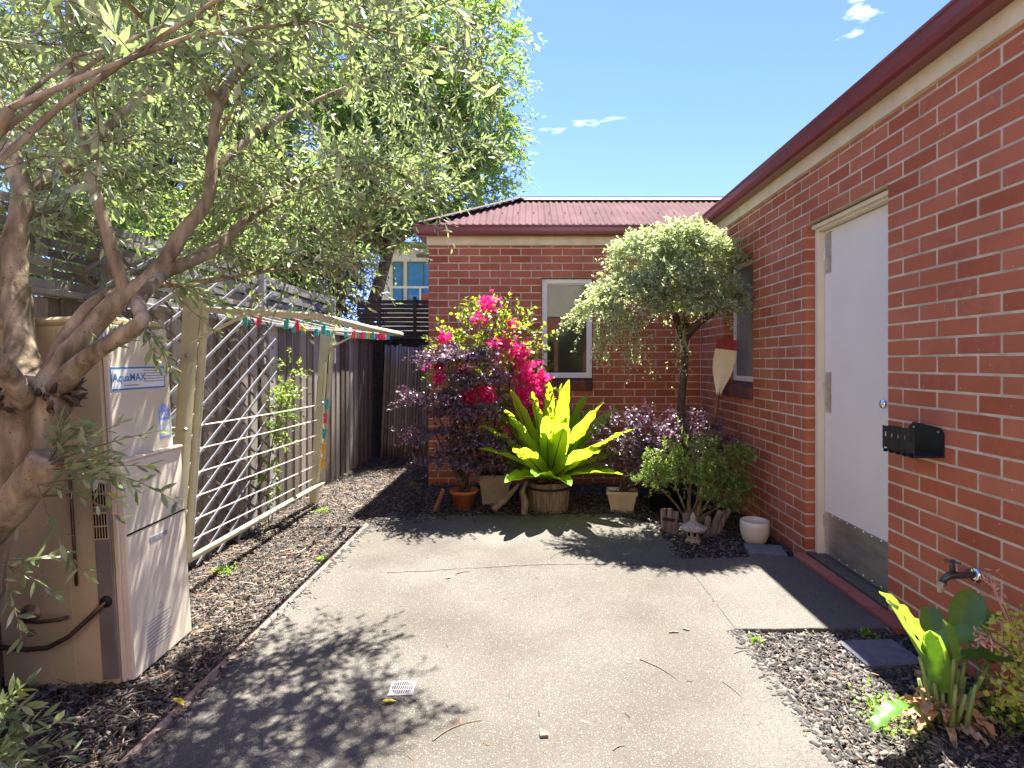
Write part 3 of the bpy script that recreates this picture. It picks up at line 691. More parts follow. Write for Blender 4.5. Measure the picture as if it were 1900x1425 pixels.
# ================================================================ TREES
def tree_obj(name, label, loc, group=None): return thing(name, label, 'tree', loc, group)
olive = tree_obj('olive_tree', 'multi-stemmed olive tree with grey green leaves beside the water heater', (-2.14,1.98,-.045))
SK = {
 'trunk': ([(-100,1400,1.98),(-88,1200,1.98),(-64,1060,1.98),(-34,970,1.99),(12,880,2.0),(48,800,2.02),(74,742,2.04),(88,708,2.06)], [.15,.125,.112,.108,.105,.10,.105,.085]),
 'a': ([(-25,985,1.97),(30,925,1.94),(66,885,1.92),(90,852,1.91)], [.07,.064,.06,.056]),
 'b': ([(80,730,2.05),(130,655,2.1),(215,562,2.2),(290,508,2.3),(335,437,2.4),(385,372,2.5),(393,300,2.55),(405,190,2.65),(445,125,2.75),(510,50,2.9),(590,-30,3.0),(680,-140,3.1)], [.055,.041,.036,.034,.031,.027,.024,.022,.02,.017,.013,.008]),
 'c': ([(105,722,2.02),(150,675,1.99),(190,645,1.98),(262,598,2.0),(257,560,2.08),(300,512,2.25)], [.045,.034,.030,.027,.025,.02]),
 'd': ([(290,508,2.3),(345,488,2.4),(400,460,2.6),(460,405,2.8),(520,370,3.0),(600,345,3.3),(700,330,3.6),(800,350,3.8)], [.034,.028,.025,.021,.018,.012,.008,.005]),
 'e': ([(232,548,2.22),(210,470,2.2),(190,400,2.2),(150,260,2.25),(132,120,2.3),(128,-80,2.35)], [.025,.024,.022,.02,.017,.012]),
 'f': ([(62,745,2.08),(40,650,2.2),(30,540,2.28),(28,450,2.32),(42,360,2.38),(8,250,2.45),(-40,90,2.55)], [.062,.052,.048,.044,.04,.034,.024]),
 'g': ([(82,720,2.06),(145,595,2.16),(220,537,2.3),(300,528,2.5),(400,520,2.8),(520,500,3.1),(640,500,3.3)], [.036,.028,.024,.018,.013,.009,.006]),
 'h': ([(404,195,2.65),(330,90,2.5),(230,0,2.3),(140,-120,2.1)], [.02,.016,.013,.009]),
 'i': ([(40,365,2.38),(130,300,2.6),(240,200,2.9),(330,100,3.2),(430,-20,3.4)], [.03,.022,.018,.014,.009]),
 'j': ([(388,330,2.53),(470,250,2.8),(580,190,3.1),(700,140,3.35),(820,90,3.5),(900,40,3.55)], [.02,.017,.014,.011,.008,.005]),
 'k': ([(510,50,2.9),(640,20,3.1),(780,-10,3.3),(900,-60,3.4)], [.014,.011,.008,.005]),
 'l': ([(60,760,2.0),(20,700,1.85),(-30,640,1.7),(-90,520,1.55),(-60,350,1.45),(20,200,1.4)], [.04,.032,.028,.024,.018,.012]),
}
nodes = []
for k, (pl, rd) in SK.items():
    w3 = [P(*q) for q in pl]
    fine = []; fr_ = []
    for j in range(len(w3)-1):
        for t in (0,.25,.5,.75):
            a = w3[max(j-1,0)]; b = w3[j]; c = w3[j+1]; d = w3[min(j+2,len(w3)-1)]
            fine.append(.5*((2*b)+(c-a)*t+(2*a-5*b+4*c-d)*t*t+(3*b-a-3*c+d)*t**3)); fr_.append(rd[j]*(1-t)+rd[j+1]*t)
    fine.append(w3[-1]); fr_.append(rd[-1])
    big = k in ('trunk','a','f')
    MB().tube(fine, [r*(1+.05*math.sin(q.z*31+q.x*17)+.04*math.sin(q.z*67+1)) for r, q in zip(fr_, fine)], 20 if big else 10, True, .035 if big else .03).build('trunk' if k == 'trunk' else 'branch', M['bark'], olive, smooth=True)
    if k not in ('trunk','a'):
        for p, r in zip(fine, fr_): nodes.append((p, r))
# gnarled collar below the fork
for i in range(40):
    a = random.uniform(0,6.28); c = P(75,735,2.03)+Vector((math.cos(a)*.11,math.sin(a)*.11,random.uniform(-.05,.03)))
    e = c+Vector((math.cos(a)*.04,math.sin(a)*.04,random.uniform(-.03,.05))); MB().tube([c,(c+e)/2+Vector((0,0,.006)),e],[.011,.007,.002],5).build('bark_flake', M['darkbark'], olive, smooth=True)
nodeP = np.array([tuple(p) for p, r in nodes])
# secondary boughs reaching into the crown
ends = []
def add_region(n, xr, yr, Yr, lim=None):
    c = 0
    while c < n:
        x = random.uniform(*xr); y = random.uniform(*yr); Y = random.uniform(*Yr)
        if lim and not lim(x, y, Y): continue
        ends.append(P(x, y, Y)); c += 1
def lim(x, y, Y):
    p = P(x, y, Y)
    if p.x > -.28+.10*(p.z-2): return False
    if p.z > 4.4 or p.z < 1.75: return False
    if p.x < -3.4: return False
    if x > 760 and y > 400: return False
    if y > 120 and Y < 2.45 and x > 60: return False
    if y > 380 and x > 150 and x < 480: return False
    return True
lim2 = lambda x, y, Y: P(x,y,Y).z > 1.75 and P(x,y,Y).x > -2.6
add_region(128, (-150,930), (-250,450), (1.7,4.0), lim)
add_region(9, (0,700), (200,440), (2.5,3.2), lim)
add_region(26, (60,760), (300,500), (2.7,3.8), lim2)
add_region(12, (650,930), (0,380), (3.0,3.9), lim)
add_region(4, (540,680), (470,550), (3.2,3.5))
E = np.array([tuple(e) for e in ends])
sec = []
for e in E:
    d = np.linalg.norm(nodeP-e, axis=1)+.5*np.maximum(0, nodeP[:,2]-e[2]); s = nodeP[np.argsort(d)[random.randint(0,4)]]
    v = e-s; ln = np.linalg.norm(v)
    t = np.linspace(0,1,7)[:,None]; sec.append(s+v*t+np.array([0,0,1])*np.sin(t*np.pi)*ln*.13+RNG.normal(0,.012,(7,3))*np.sin(t*np.pi))
sec = np.array(sec)
seclen = np.linalg.norm(sec[:,-1]-sec[:,0], axis=1)
stuff(link('boughs', tubes('boughs', sec, .004+.004*seclen, .002, 5), M['bark'], olive, True))
# leafy shoots along them
SP, SD = [], []
for s, ln in zip(sec, seclen):
    n = int(6+12*ln)
    for _ in range(n):
        t = random.uniform(.22,1)*6; i = min(int(t),5); f = t-i
        p = s[i]*(1-f)+s[i+1]*f; tn = nrm(s[i+1]-s[i])
        SP.append(p); SD.append(nrm(tn*.55+nrm(RNG.normal(0,1,3))*.8+np.array([0,0,.05])))
SP = np.array(SP); SD = np.array(SD); SLn = RNG.uniform(.16,.42,len(SP))
sh = arcs(SP, SD, SLn, RNG.uniform(.05,.5,len(SP)))
low = []
def lowsprig(x, y, Y, dx, dy, dY, ln, n=5):
    s = P(x,y,Y); e = P(x+dx,y+dy,Y+dY)
    for _ in range(n): low.append((tuple(s), tuple((e-s).normalized()+Vector(RNG.normal(0,.28,3))), ln*random.uniform(.6,1.1)))
lowsprig(85,870,1.9,120,-60,.0,.34,5); lowsprig(95,860,1.9,160,20,.05,.40,5); lowsprig(70,900,1.88,170,60,-.05,.36,3); lowsprig(-10,1040,1.9,120,60,-.05,.30,3)
lowsprig(90,855,1.9,60,-120,-.05,.28,4); lowsprig(-60,1400,1.75,110,-120,-.05,.30,7); lowsprig(-60,1430,1.7,170,-60,-.05,.34,6); lowsprig(-70,1320,1.8,100,-60,-.05,.28,5)
lowsprig(262,598,2.0,40,70,.0,.2,3); lowsprig(300,515,2.25,150,60,.2,.36,5); lowsprig(150,675,1.99,60,-90,0,.2,3)
lp = np.array([a for a,b,c in low]); ld = nrm(np.array([b for a,b,c in low])); ll = np.array([c for a,b,c in low])
sh2 = arcs(lp, ld, ll, .15)
shoots = np.concatenate([sh, sh2])
stuff(link('twigs', tubes('twigs', shoots, .0026, .0011, 3), M['twig'], olive))
pdn = cat3(along(sh, 15, .08, .75, .55), along(sh2, 15, .2, .7, .6))
# the leaves that show largest are objects of their own, the rest is one part
pp = pdn[0]; vis = (pp[:,1] > .5)
u_ = PX+FPX*pp[:,0]/np.maximum(pp[:,1],.1); v_ = PY-FPX*(pp[:,2]-CAMH)/np.maximum(pp[:,1],.1)
vis &= (u_ > 0)&(u_ < 1900)&(v_ > 0)&(v_ < 1425)
order = np.argsort(np.where(vis, pp[:,1], 99))[:280]
mask = np.ones(len(pp), bool); mask[order] = False
leaf_me = scatter('leaf', LANCE, np.zeros((1,3)), np.array([[1.,0,0]]), np.array([[0,0,1.]]), np.array([1.]), np.array([.27])); leaf_me.materials.append(M['olive'])
PI_ = parent_world(olive).inverted()
for i in order:
    d = Vector(pdn[1][i]); n_ = Vector(pdn[2][i]); s = n_.cross(d).normalized(); n2 = d.cross(s); sc = random.uniform(.05,.085)
    o = bpy.data.objects.new('leaf', leaf_me); COL.objects.link(o); o.parent = olive; o.matrix_parent_inverse = PI_
    o.matrix_basis = Matrix(((d.x*sc,s.x*sc,n2.x*sc,pp[i][0]),(d.y*sc,s.y*sc,n2.y*sc,pp[i][1]),(d.z*sc,s.z*sc,n2.z*sc,pp[i][2]),(0,0,0,1)))
leaves('crown', LANCE, tuple(a[mask] for a in pdn), .040, .074, .25, M['olive'], olive)

def big_tree(name, label, base, blobs, nsh, lmat, leafl, seed, per=16, ratio=.42, tr=.22, barkm='darkbark'):
    t = tree_obj(name, label, base, 'trees beyond the fence')
    b = Vector(base); top = Vector(blobs[0][0])
    MB().tube([b, b*.5+Vector((top.x,top.y,top.z-1))*.5, top], [tr,tr*.7,tr*.3], 10, True, .04).build('trunk', M[barkm], t, smooth=True)
    S, D = [], []
    tot = sum(r[0]*r[1]*r[2] for c, r in blobs)
    limb = []
    for c, r in blobs:
        c = np.array(c); r = np.array(r); n = int(nsh*r[0]*r[1]*r[2]/tot)
        q = unit(n); rad = RNG.uniform(.45,1,(n,1))**.6
        lump = 1+.22*np.sin(q[:,0:1]*5+c[0])*np.cos(q[:,2:3]*6+c[1])+.12*np.sin(q[:,1:2]*11)
        S.append(c+q*rad*r*lump); D.append(nrm(q*.8+RNG.normal(0,.5,(n,3))+np.array([0,0,.1])))
        st = np.array(b*.4+top*.6)
        for _ in range(9):
            e = c+unit(1)[0]*r*.8; tt = np.linspace(0,1,7)[:,None]; limb.append(st+(e-st)*tt+np.array([0,0,1])*np.sin(tt*np.pi)*.25)
    S = np.concatenate(S); D = np.concatenate(D)
    stuff(link('limbs', tubes('limbs', np.array(limb), .07, .012, 5), M[barkm], t, True))
    pa = arcs(S, D, RNG.uniform(.35,.8,len(S)), RNG.uniform(.1,.6,len(S)), 5)
    stuff(link('twigs', tubes('twigs', pa, .006, .002, 3), M[barkm], t))
    leaves('crown', OVAL, along(pa, per, .1, .8, .6), leafl*.75, leafl*1.25, ratio, M[lmat], t)
    return t
big_tree('leafy_tree', 'tall bright green leafy tree rising behind the back roof and fence', (-4.7,12.5,-.045),
  [((-2.6,12.5,6.5),(1.75,1.7,2.1)),((-1.5,12.2,5.4),(1.0,1.2,1.0)),((-1.9,12.3,8.4),(1.6,1.6,1.6)),((-4.6,12.3,6.0),(1.7,1.6,1.9)),((-4.6,12.4,5.0),(1.4,1.3,.9)),((-1.2,12.3,6.6),(.95,1.1,.9)),((-4.2,12.6,8.6),(2,1.6,1.6))], 5200, 'bgleaf', .11, 3)
big_tree('broad_tree', 'broad pale green tree standing further along behind the paling fence', (-7.6,10.8,-.045),
  [((-7.4,10.8,5.6),(2.2,1.8,2.2)),((-5.6,10.5,4.0),(1.4,1.3,1.0)),((-9.5,10.5,4.6),(1.7,1.6,1.9)),((-6.2,10.8,7.3),(1.8,1.7,1.6)),((-8.8,10.8,7.6),(1.9,1.7,1.6))], 3300, 'bgleaf2', .12, 4)
big_tree('hedge_tree', 'dense low green tree just over the slatted fence screen', (-5.0,8.2,-.045),
  [((-5.0,8.2,2.9),(1.3,.9,.75)),((-6.8,8.2,2.9),(1.3,.9,.85)),((-4.3,8.5,2.7),(.6,.6,.5)),((-3.75,9.0,3.3),(.75,.6,.8))], 1700, 'bgleaf', .09, 5)
big_tree('dry_vine_bush', 'brownish yellow vine thicket hanging over the far fence end', (-3.45,9.2,-.045),
  [((-3.4,9.2,2.75),(.42,.4,.75)),((-3.2,9.2,3.5),(.35,.35,.3))], 600, 'drybush', .055, 6, tr=.06)

# weeping wattle ---------------------------------------------------
wt = tree_obj('weeping_wattle', 'small grafted weeping tree with silvery blue green foliage in the corner bed', (1.50,5.35,-.045))
tp = [(1.50,5.35,-.045),(1.51,5.35,.5),(1.475,5.35,.95),(1.50,5.33,1.35),(1.49,5.30,1.66)]
MB().tube(tp, [.046,.040,.037,.037,.048], 12, True, .05).build('trunk', M['darkbark'], wt, smooth=True)
for pl, rd in (([(1.49,5.3,1.62),(1.62,5.2,1.78),(1.78,5.05,1.9),(1.86,4.92,2.0)],[.05,.04,.03,.015]), ([(1.49,5.3,1.62),(1.35,5.2,1.9),(1.15,5.1,2.15)],[.045,.03,.015]),
               ([(1.49,5.3,1.62),(1.52,5.3,2.0),(1.45,5.3,2.4)],[.045,.03,.015]), ([(1.35,5.2,1.9),(1.0,5.05,2.05),(.72,4.95,1.95)],[.025,.018,.01])):
    MB().tube(pl, rd, 8, True, .05).build('branch', M['darkbark'], wt, smooth=True)
S, D, LL, DR = [], [], [], []
for (c, r, n, l0, l1, dr0, dr1) in (((1.06,5.0,2.33),(.27,.26,.22),420,.09,.22,.2,.8), ((1.60,5.05,2.32),(.25,.28,.24),420,.09,.22,.2,.8), ((1.36,4.95,2.42),(.22,.24,.20),300,.09,.2,.2,.8), ((1.25,4.85,2.10),(.28,.22,.17),330,.10,.24,.4,1.0), ((1.44,4.90,1.88),(.36,.26,.15),460,.08,.20,.2,.8), ((1.66,4.98,2.04),(.19,.24,.14),190,.09,.2,.3,.9),
                               ((.86,4.95,2.0),(.24,.26,.17),300,.12,.26,.4,1.0), ((.62,4.9,1.80),(.19,.2,.12),170,.12,.26,.5,1.1),
                               ((1.80,4.92,1.95),(.12,.14,.09),70,.10,.2,.3,.9)):
    q = unit(n); q[:,2] = np.where(q[:,2] < -.25, -q[:,2], q[:,2])
    S.append(np.array(c)+q*np.array(r)*RNG.uniform(.55,1,(n,1))); D.append(nrm(q+np.array([0,-.15,.25])+RNG.normal(0,.3,(n,3)))); LL.append(RNG.uniform(l0,l1,n)); DR.append(RNG.uniform(dr0,dr1,n))
# long hanging tresses
for (x, y, z, n, ln) in ((.93,4.9,1.80,26,.52),(1.36,4.95,1.75,12,.50),(.62,4.9,1.70,22,.34),(.78,4.9,1.75,14,.22)):
    S.append(np.array([x,y,z])+RNG.normal(0,.045,(n,3))); D.append(nrm(np.array([0,-.12,-1.])+RNG.normal(0,.16,(n,3)))); LL.append(RNG.uniform(.5,1,n)*ln); DR.append(np.full(n,.1))
S = np.concatenate(S); D = np.concatenate(D); LL = np.concatenate(LL); DR = np.concatenate(DR)
S[:,0] = np.minimum(S[:,0], 1.86)
pa = arcs(S, D, LL, DR, 6); pa[...,0] = np.minimum(pa[...,0], 1.93); pa[...,1] = np.minimum(pa[...,1], 6.2)
stuff(link('twigs', tubes('twigs', pa, .0022, .001, 3), M['twig'], wt))
leaves('crown', LANCE, along(pa, 20, .05, .85, .5), .018, .036, .42, M['wattle'], wt)

# ================================================================ SHRUBS
def plant(name, label, cat, loc, group=None): return thing(name, label, cat, loc, group)
def stems(parent, base, targets, r0, m, n=7, name='stem'):
    for t in targets:
        b = Vector(base)+Vector((random.uniform(-.02,.02),random.uniform(-.02,.02),0)); t = Vector(t); mid = (b+t)/2+Vector((random.uniform(-.06,.06),random.uniform(-.04,.04),random.uniform(0,.08)))
        pts = [b*(1-u)**2+mid*2*u*(1-u)+t*u*u for u in (0,.2,.4,.6,.8,1)]
        MB().tube(pts, [r0*(1-.75*u) for u in (0,.2,.4,.6,.8,1)], n, True, .06).build(name, m, parent, smooth=True)
# purple loropetalum in the terracotta pot
pl1 = plant('purple_shrub', 'tall purple leaved shrub in tiers growing from terracotta pot', 'shrub', (-.66,5.24,.12))
tiers = [(-.80,5.15,1.42,.42,.10),(-.95,5.1,1.05,.42,.10),(-.50,5.15,1.22,.40,.13),(-.92,5.12,.72,.40,.09),(-.55,5.1,.92,.40,.14),(-.50,5.1,.62,.38,.13),(-.80,5.08,.48,.40,.10),(-.45,5.18,.40,.30,.10),(-.62,5.2,1.45,.30,.12),(-.75,5.2,.9,.4,.3),(-.55,5.2,.6,.35,.25)]
stems(pl1, (-.66,5.24,.12), [(a,b,c) for a,b,c,d,e in tiers], .020, M['darkbark'])
S, D, LL = [], [], []
for (x, y, z, r, h) in tiers:
    n = 88; a = RNG.uniform(0,2*np.pi,n); q = np.stack([np.cos(a),np.sin(a)*.8,RNG.normal(.0,.18,n)],1)
    S.append(np.array([x,y,z])+q*np.array([r*.45,r*.4,h])*RNG.uniform(.1,1,(n,1))); D.append(q+np.array([0,0,.12])); LL.append(RNG.uniform(.12,.30,n))
S = np.concatenate(S); D = np.concatenate(D); LL = np.concatenate(LL)
pa = arcs(S, D, LL, .12, 5)
stuff(link('twigs', tubes('twigs', pa, .002, .001, 3), M['darkbark'], pl1))
leaves('foliage', OVAL, along(pa, 15, .08, .9, .9), .020, .040, .58, M['purple'], pl1)
i = RNG.choice(len(pa), 26); leaves('flowers', LANCE, along(pa[i], 9, .5, 1.0, .5), .015, .03, .25, M['pinkflower'], pl1)
# second purple shrub
pl2 = plant('purple_shrub', 'low rounded purple shrub with gnarled stem growing in cream trough pot', 'shrub', (.86,5.2,.14))
blobs = [(.80,5.12,.66,.26,.20),(1.12,5.12,.72,.30,.20),(1.45,5.1,.70,.30,.20),(1.62,5.0,.60,.22,.16),(.95,5.1,.48,.25,.16),(1.25,5.2,.55,.35,.2)]
stems(pl2, (.86,5.2,.14), [(a,b,c) for a,b,c,d,e in blobs], .024, M['darkbark'])
S, D, LL = [], [], []
for (x, y, z, r, h) in blobs:
    n = 95; q = unit(n); S.append(np.array([x,y,z])+q*np.array([r,r*.8,h])*RNG.uniform(.3,.9,(n,1))); D.append(q*.8+np.array([0,0,.2])+RNG.normal(0,.3,(n,3))); LL.append(RNG.uniform(.10,.22,n))
pa = arcs(np.concatenate(S), np.concatenate(D), np.concatenate(LL), .15, 5)
pa[...,0] = np.minimum(pa[...,0], 1.92)
stuff(link('twigs', tubes('twigs', pa, .002, .001, 3), M['darkbark'], pl2))
leaves('foliage', OVAL, along(pa, 15, .08, .9, .8), .018, .036, .58, M['purple'], pl2)
i = RNG.choice(len(pa), 30); leaves('flowers', LANCE, along(pa[i], 9, .5, 1.0, .5), .015, .03, .25, M['pinkflower'], pl2)
# bougainvillea
bo = plant('bougainvillea', 'bougainvillea with magenta flower clusters climbing the brick wall under the eave', 'shrub', (-.48,5.66,-.02))
bb = [(-.78,5.78,1.45,.26,.3),(-.45,5.75,1.75,.34,.28),(-.15,5.75,1.62,.24,.26),(-.30,5.7,1.3,.34,.3),(-.02,5.65,1.05,.2,.35),(-.65,5.72,1.1,.3,.3),(-.30,5.7,.8,.3,.3)]
stems(bo, (-.48,5.66,-.04), [(a,b-.27,c) for a,b,c,d,e in bb], .018, M['darkbark'])
S, D, LL = [], [], []
for (x, y, z, r, h) in bb:
    n = 44; q = unit(n); S.append(np.array([x,y-.27,z])+q*np.array([r,.16,h])*RNG.uniform(.2,1,(n,1))); D.append(q+np.array([0,-.3,.35])+RNG.normal(0,.35,(n,3))); LL.append(RNG.uniform(.14,.32,n))
pa = arcs(np.concatenate(S), np.concatenate(D), np.concatenate(LL), .2, 5); pa[...,1] = np.minimum(pa[...,1], 6.22)
stuff(link('twigs', tubes('twigs', pa, .0022, .001, 3), M['twig'], bo))
leaves('foliage', OVAL, along(pa, 11, .1, .9, .7), .032, .060, .62, M['boug'], bo)
cl = []
for (x, y, z, r, n) in ((-.86,5.55,1.62,.06,34),(-.92,5.55,1.38,.09,70),(-.90,5.5,1.22,.06,28),(-.42,5.52,1.95,.09,52),(-.52,5.5,1.80,.07,30),(-.30,5.5,1.55,.10,64),(-.12,5.5,1.48,.10,70),(-.06,5.48,1.28,.12,110),(.02,5.46,1.10,.12,120),(-.10,5.46,1.02,.10,70),(.06,5.45,.92,.10,80),(-.62,5.48,1.05,.09,64),(-.42,5.46,1.02,.09,64),(-.5,5.46,1.12,.05,20),(-.22,5.44,.72,.05,20),(-.25,5.44,.62,.05,16),(.1,5.5,1.2,.08,40),(-.7,5.52,1.3,.05,16),(-.2,5.52,1.75,.06,18)):
    cl.append(np.array([x,y-.24,z])+RNG.normal(0,r*.5,(int(n*1.3),3)))
cl = np.concatenate(cl); cl = np.repeat(cl, 3, 0); n = len(cl); d = unit(n)+np.array([0,-.2,.2])
stuff(link('flowers', scatter('flowers', OVAL, cl, d, unit(n)+np.array([0,-.5,.4]), RNG.uniform(.026,.044,n), RNG.uniform(.024,.036,n)), M['bract'], bo))
# azalea
az = plant('azalea_bush', 'small leaved bright green bush with bare forked stems behind stone lantern', 'shrub', (1.38,4.72,-.03))
bl = [(1.15,4.62,.50,.20,.13),(1.42,4.6,.58,.22,.14),(1.60,4.58,.45,.18,.12),(1.28,4.5,.40,.20,.10),(1.62,4.5,.22,.16,.07),(1.02,4.55,.38,.14,.08),(1.75,4.55,.56,.10,.05),(1.48,4.55,.36,.16,.1),(1.74,4.6,.32,.10,.05)]
stems(az, (1.38,4.72,-.05), [(a,b,c-.03) for a,b,c,d,e in bl], .014, M['twig'])
stems(az, (1.38,4.72,-.05), [(1.40,4.7,.42)], .024, M['oldwood'])
S, D, LL = [], [], []
for (x, y, z, r, h) in bl:
    n = 62; q = unit(n); S.append(np.array([x,y,z])+q*np.array([r,r*.8,h])*RNG.uniform(.3,1,(n,1))); D.append(q*.5+np.array([0,-.1,.6])+RNG.normal(0,.3,(n,3))); LL.append(RNG.uniform(.06,.14,n))
pa = arcs(np.concatenate(S), np.concatenate(D), np.concatenate(LL), .0, 5); pa[...,0] = np.minimum(pa[...,0], 1.9)
stuff(link('twigs', tubes('twigs', pa, .0016, .001, 3), M['twig'], az))
leaves('foliage', OVAL, along(pa, 14, .2, .85, .6), .020, .038, .46, M['azalea'], az)

# bird's nest fern -------------------------------------------------
fern = plant('birds_nest_fern', 'bright yellow green fern with long wavy fronds growing in half barrel', 'fern', (.165,5.24,.22))
def frond(name, parent, base, az_, el, ln, wd, droop, m, rib=True, wavy=.012, twist=0):
    n = 18; b = Vector(base); d = Vector((math.cos(az_)*math.cos(el), math.sin(az_)*math.cos(el), math.sin(el)))
    side = d.cross(Vector((0,0,1))); side.normalize()
    if twist: side = Quaternion(d, twist) @ side
    mb = MB(); cen = []; ph = random.uniform(0,6)
    for i in range(n+1):
        t = i/n; p = b+d*ln*t+Vector((0,0,-droop*ln*t*t)); cen.append(p)
        wprof = wd*(.18+.82*math.sin(math.pi*min(1,(t*.86+.10)))**.8)*(1 if t < .93 else (1-t)/.07*.75+.25)
        tg = (d+Vector((0,0,-2*droop*t))).normalized(); nn_ = side.cross(tg)
        for k, s in enumerate((-1,-.55,0,.55,1)):
            wv = wavy*math.sin(t*26+ph+(0 if s < 0 else 1.7))*abs(s)**2+wavy*.5*math.sin(t*47+ph*2)*abs(s)**2
            mb.v.append(tuple(p+side*s*wprof/2+nn_*(.22*wprof*abs(s)+wv)))
    for i in range(n):
        for k in range(4): a = i*5+k; mb.f.append((a,a+1,a+6,a+5))
    o = mb.build(name, m, parent, smooth=True, fix=False)
    if rib: MB().tube([c-Vector((0,0,.001)) for c in cen], [.006*(1-.85*i/n)+.0008 for i in range(n+1)], 5).build('midrib', M['midrib'], o, smooth=True)
    return o
fb = Vector((.165,5.24,.24))
for i in range(46):
    ring = i/46; a = i*2.39996+random.uniform(-.2,.2); el = R(84-ring*72+random.uniform(-5,5)); ln = random.uniform(.78,1.0)*(1 if ring < .75 else .80)
    if math.sin(a) > .2: ln *= .92
    frond('frond', fern, fb+Vector((math.cos(a)*.035,math.sin(a)*.035,random.uniform(-.01,.02))), a, el, ln*1.08, random.uniform(.13,.185), .05+.16*ring, M['frond'], True, .010, random.uniform(-.5,.5))
hs = MB()
for i in range(30):
    a = random.uniform(0,6.28); r = random.uniform(.03,.13); p = Vector((.165+math.cos(a)*r,5.24+math.sin(a)*r,.235)); hs.tube([p,p+Vector((math.cos(a)*.04,math.sin(a)*.04,random.uniform(.0,.04)))],[.007,.002],5)
hs.build('dead_fronds', M['husk'], fern)

# ================================================================ POTS AND BED OBJECTS
def pot(name, label, c, prof, m, soilr, soilz, n=28, cat='pot', sx=1, sy=1):
    o = thing(name, label, cat, c)
    MB().lathe(prof, c, n, sx, sy).build('body', m, o, smooth=True)
    MB().lathe([(0,soilz+.006),(soilr*.6,soilz+.003),(soilr,soilz)], c, n, sx, sy).build('soil', M['soil'], o)
    return o
# half barrel: staves and hoop
bar = thing('half_barrel', 'weathered timber half barrel planter with black hoop holding the fern', 'planter', (.165,5.26,-.04))
n = 22
for i in range(n):
    a0 = 2*math.pi*i/n; aw = 2*math.pi/n*.97
    mb = MB(); top = .235+random.uniform(-.012,.006)
    for (z, r) in ((-.04,.192),(.08,.200),(top,.207)):
        for (da, rr2) in ((0,r),(aw/2,r+.003),(aw,r),(aw,r-.02),(0,r-.02)):
            mb.v.append((.165+math.cos(a0+da)*rr2, 5.26+math.sin(a0+da)*rr2, z))
    for lv in range(2):
        for k in range(5): p = lv*5+k; q = lv*5+(k+1)%5; mb.f.append((p,q,q+5,p+5))
    mb.f.append((10,11,12,13,14)); mb.build('stave', M['oldwood'], bar)
MB().lathe([(.2065,.168),(.2105,.168),(.2115,.192),(.2075,.192)], (.165,5.26,0), 40).build('hoop', M['black'], bar)
MB().lathe([(0,.19),(.12,.185),(.185,.175)], (.165,5.26,0), 24).build('soil', M['soil'], bar)
pot('terracotta_pot', 'round terracotta pot holding the tall purple shrub', (-.66,5.26,-.04), [(.0,.0),(.088,0),(.118,.15),(.135,.152),(.140,.185),(.130,.187),(.120,.16),(.11,.14)], M['terracotta'], .118, .145)
def sqpot(name, label, c, wb_, wt_, db, dt, h, m, rot=0):
    o = thing(name, label, 'pot', c); o.rotation_euler = (0,0,rot); mb = MB()
    ring = lambda w_, d_, z: [(-w_/2,-d_/2,z),(w_/2,-d_/2,z),(w_/2,d_/2,z),(-w_/2,d_/2,z)]
    Mx = Matrix.Translation(c) @ Matrix.Rotation(rot,4,'Z'); prof = [(wb_,db,0),(wt_-.01,dt-.01,h-.03),(wt_+.012,dt+.012,h-.028),(wt_+.012,dt+.012,h),(wt_-.02,dt-.02,h),(wt_-.04,dt-.04,h-.03)]
    for q in prof: mb.v += [tuple(Mx @ Vector(v)) for v in ring(*q)]
    for i in range(len(prof)-1):
        for k in range(4): a = i*4+k; b = i*4+(k+1)%4; mb.f.append((a,b,b+4,a+4))
    mb.f.append((0,1,2,3)); mb.build('body', m, o)
    s = MB(); s.poly([Mx @ Vector(v) for v in ring(wt_-.03,dt-.03,h-.028)]); s.build('soil', M['soil'], o, fix=False); return o
sqpot('square_planter', 'tall grey stone planter standing behind the terracotta pot', (-.38,5.50,-.04), .24,.32,.24,.30,.30, M['greypot'], .1)
sqpot('trough_pot', 'cream glazed tapering trough pot under the low purple shrub', (.86,5.18,-.04), .20,.28,.14,.19,.20, M['creampot'], -.15)
pot('black_pot', 'black plastic nursery pot in shade behind the green bush', (1.22,5.12,-.04), [(0,0),(.10,0),(.13,.2),(.14,.2),(.14,.22),(.128,.22),(.12,.18)], M['black'], .125, .19)
pot('black_pot', 'black plastic nursery pot holding strappy green leaves beside the wattle trunk', (1.42,5.22,-.04), [(0,0),(.10,0),(.13,.22),(.14,.22),(.14,.24),(.128,.24),(.12,.2)], M['black'], .125, .21)
tuft = plant('strappy_plant', 'strappy yellow green leaf tuft rising beside the weeping tree trunk', 'plant', (1.42,5.2,.17))
for i in range(12): frond('leaf', tuft, (1.42+random.uniform(-.04,.04),5.2,.17), random.uniform(0,6.28), R(random.uniform(72,88)), random.uniform(.6,.85), .018, .05, M['boug'], False, .001)
pot('round_pot', 'ivory glazed round bowl pot standing empty by the brick wall', (1.735,4.22,-.035), [(0,0),(.065,0),(.092,.04),(.108,.10),(.110,.15),(.106,.185),(.098,.187),(.098,.15),(.09,.10)], M['whitepot'], .094, .12)
tag(MB().cbox((-.13,-.10,0),(.13,.10,.045),.005, Matrix.Translation((1.71,3.97,-.03)) @ Matrix.Rotation(R(-12),4,'Z')).build('loose_paver', M['paver']), 'square grey bluestone paver lying beside ivory pot', 'paver')
tag(MB().cbox((-.14,-.11,0),(.14,.11,.04),.006, Matrix.Translation((1.66,2.58,-.035)) @ Matrix.Rotation(R(4),4,'Z')).build('loose_paver', M['paver']), 'dark flat paver sunk in mulch next to the door landing', 'paver')
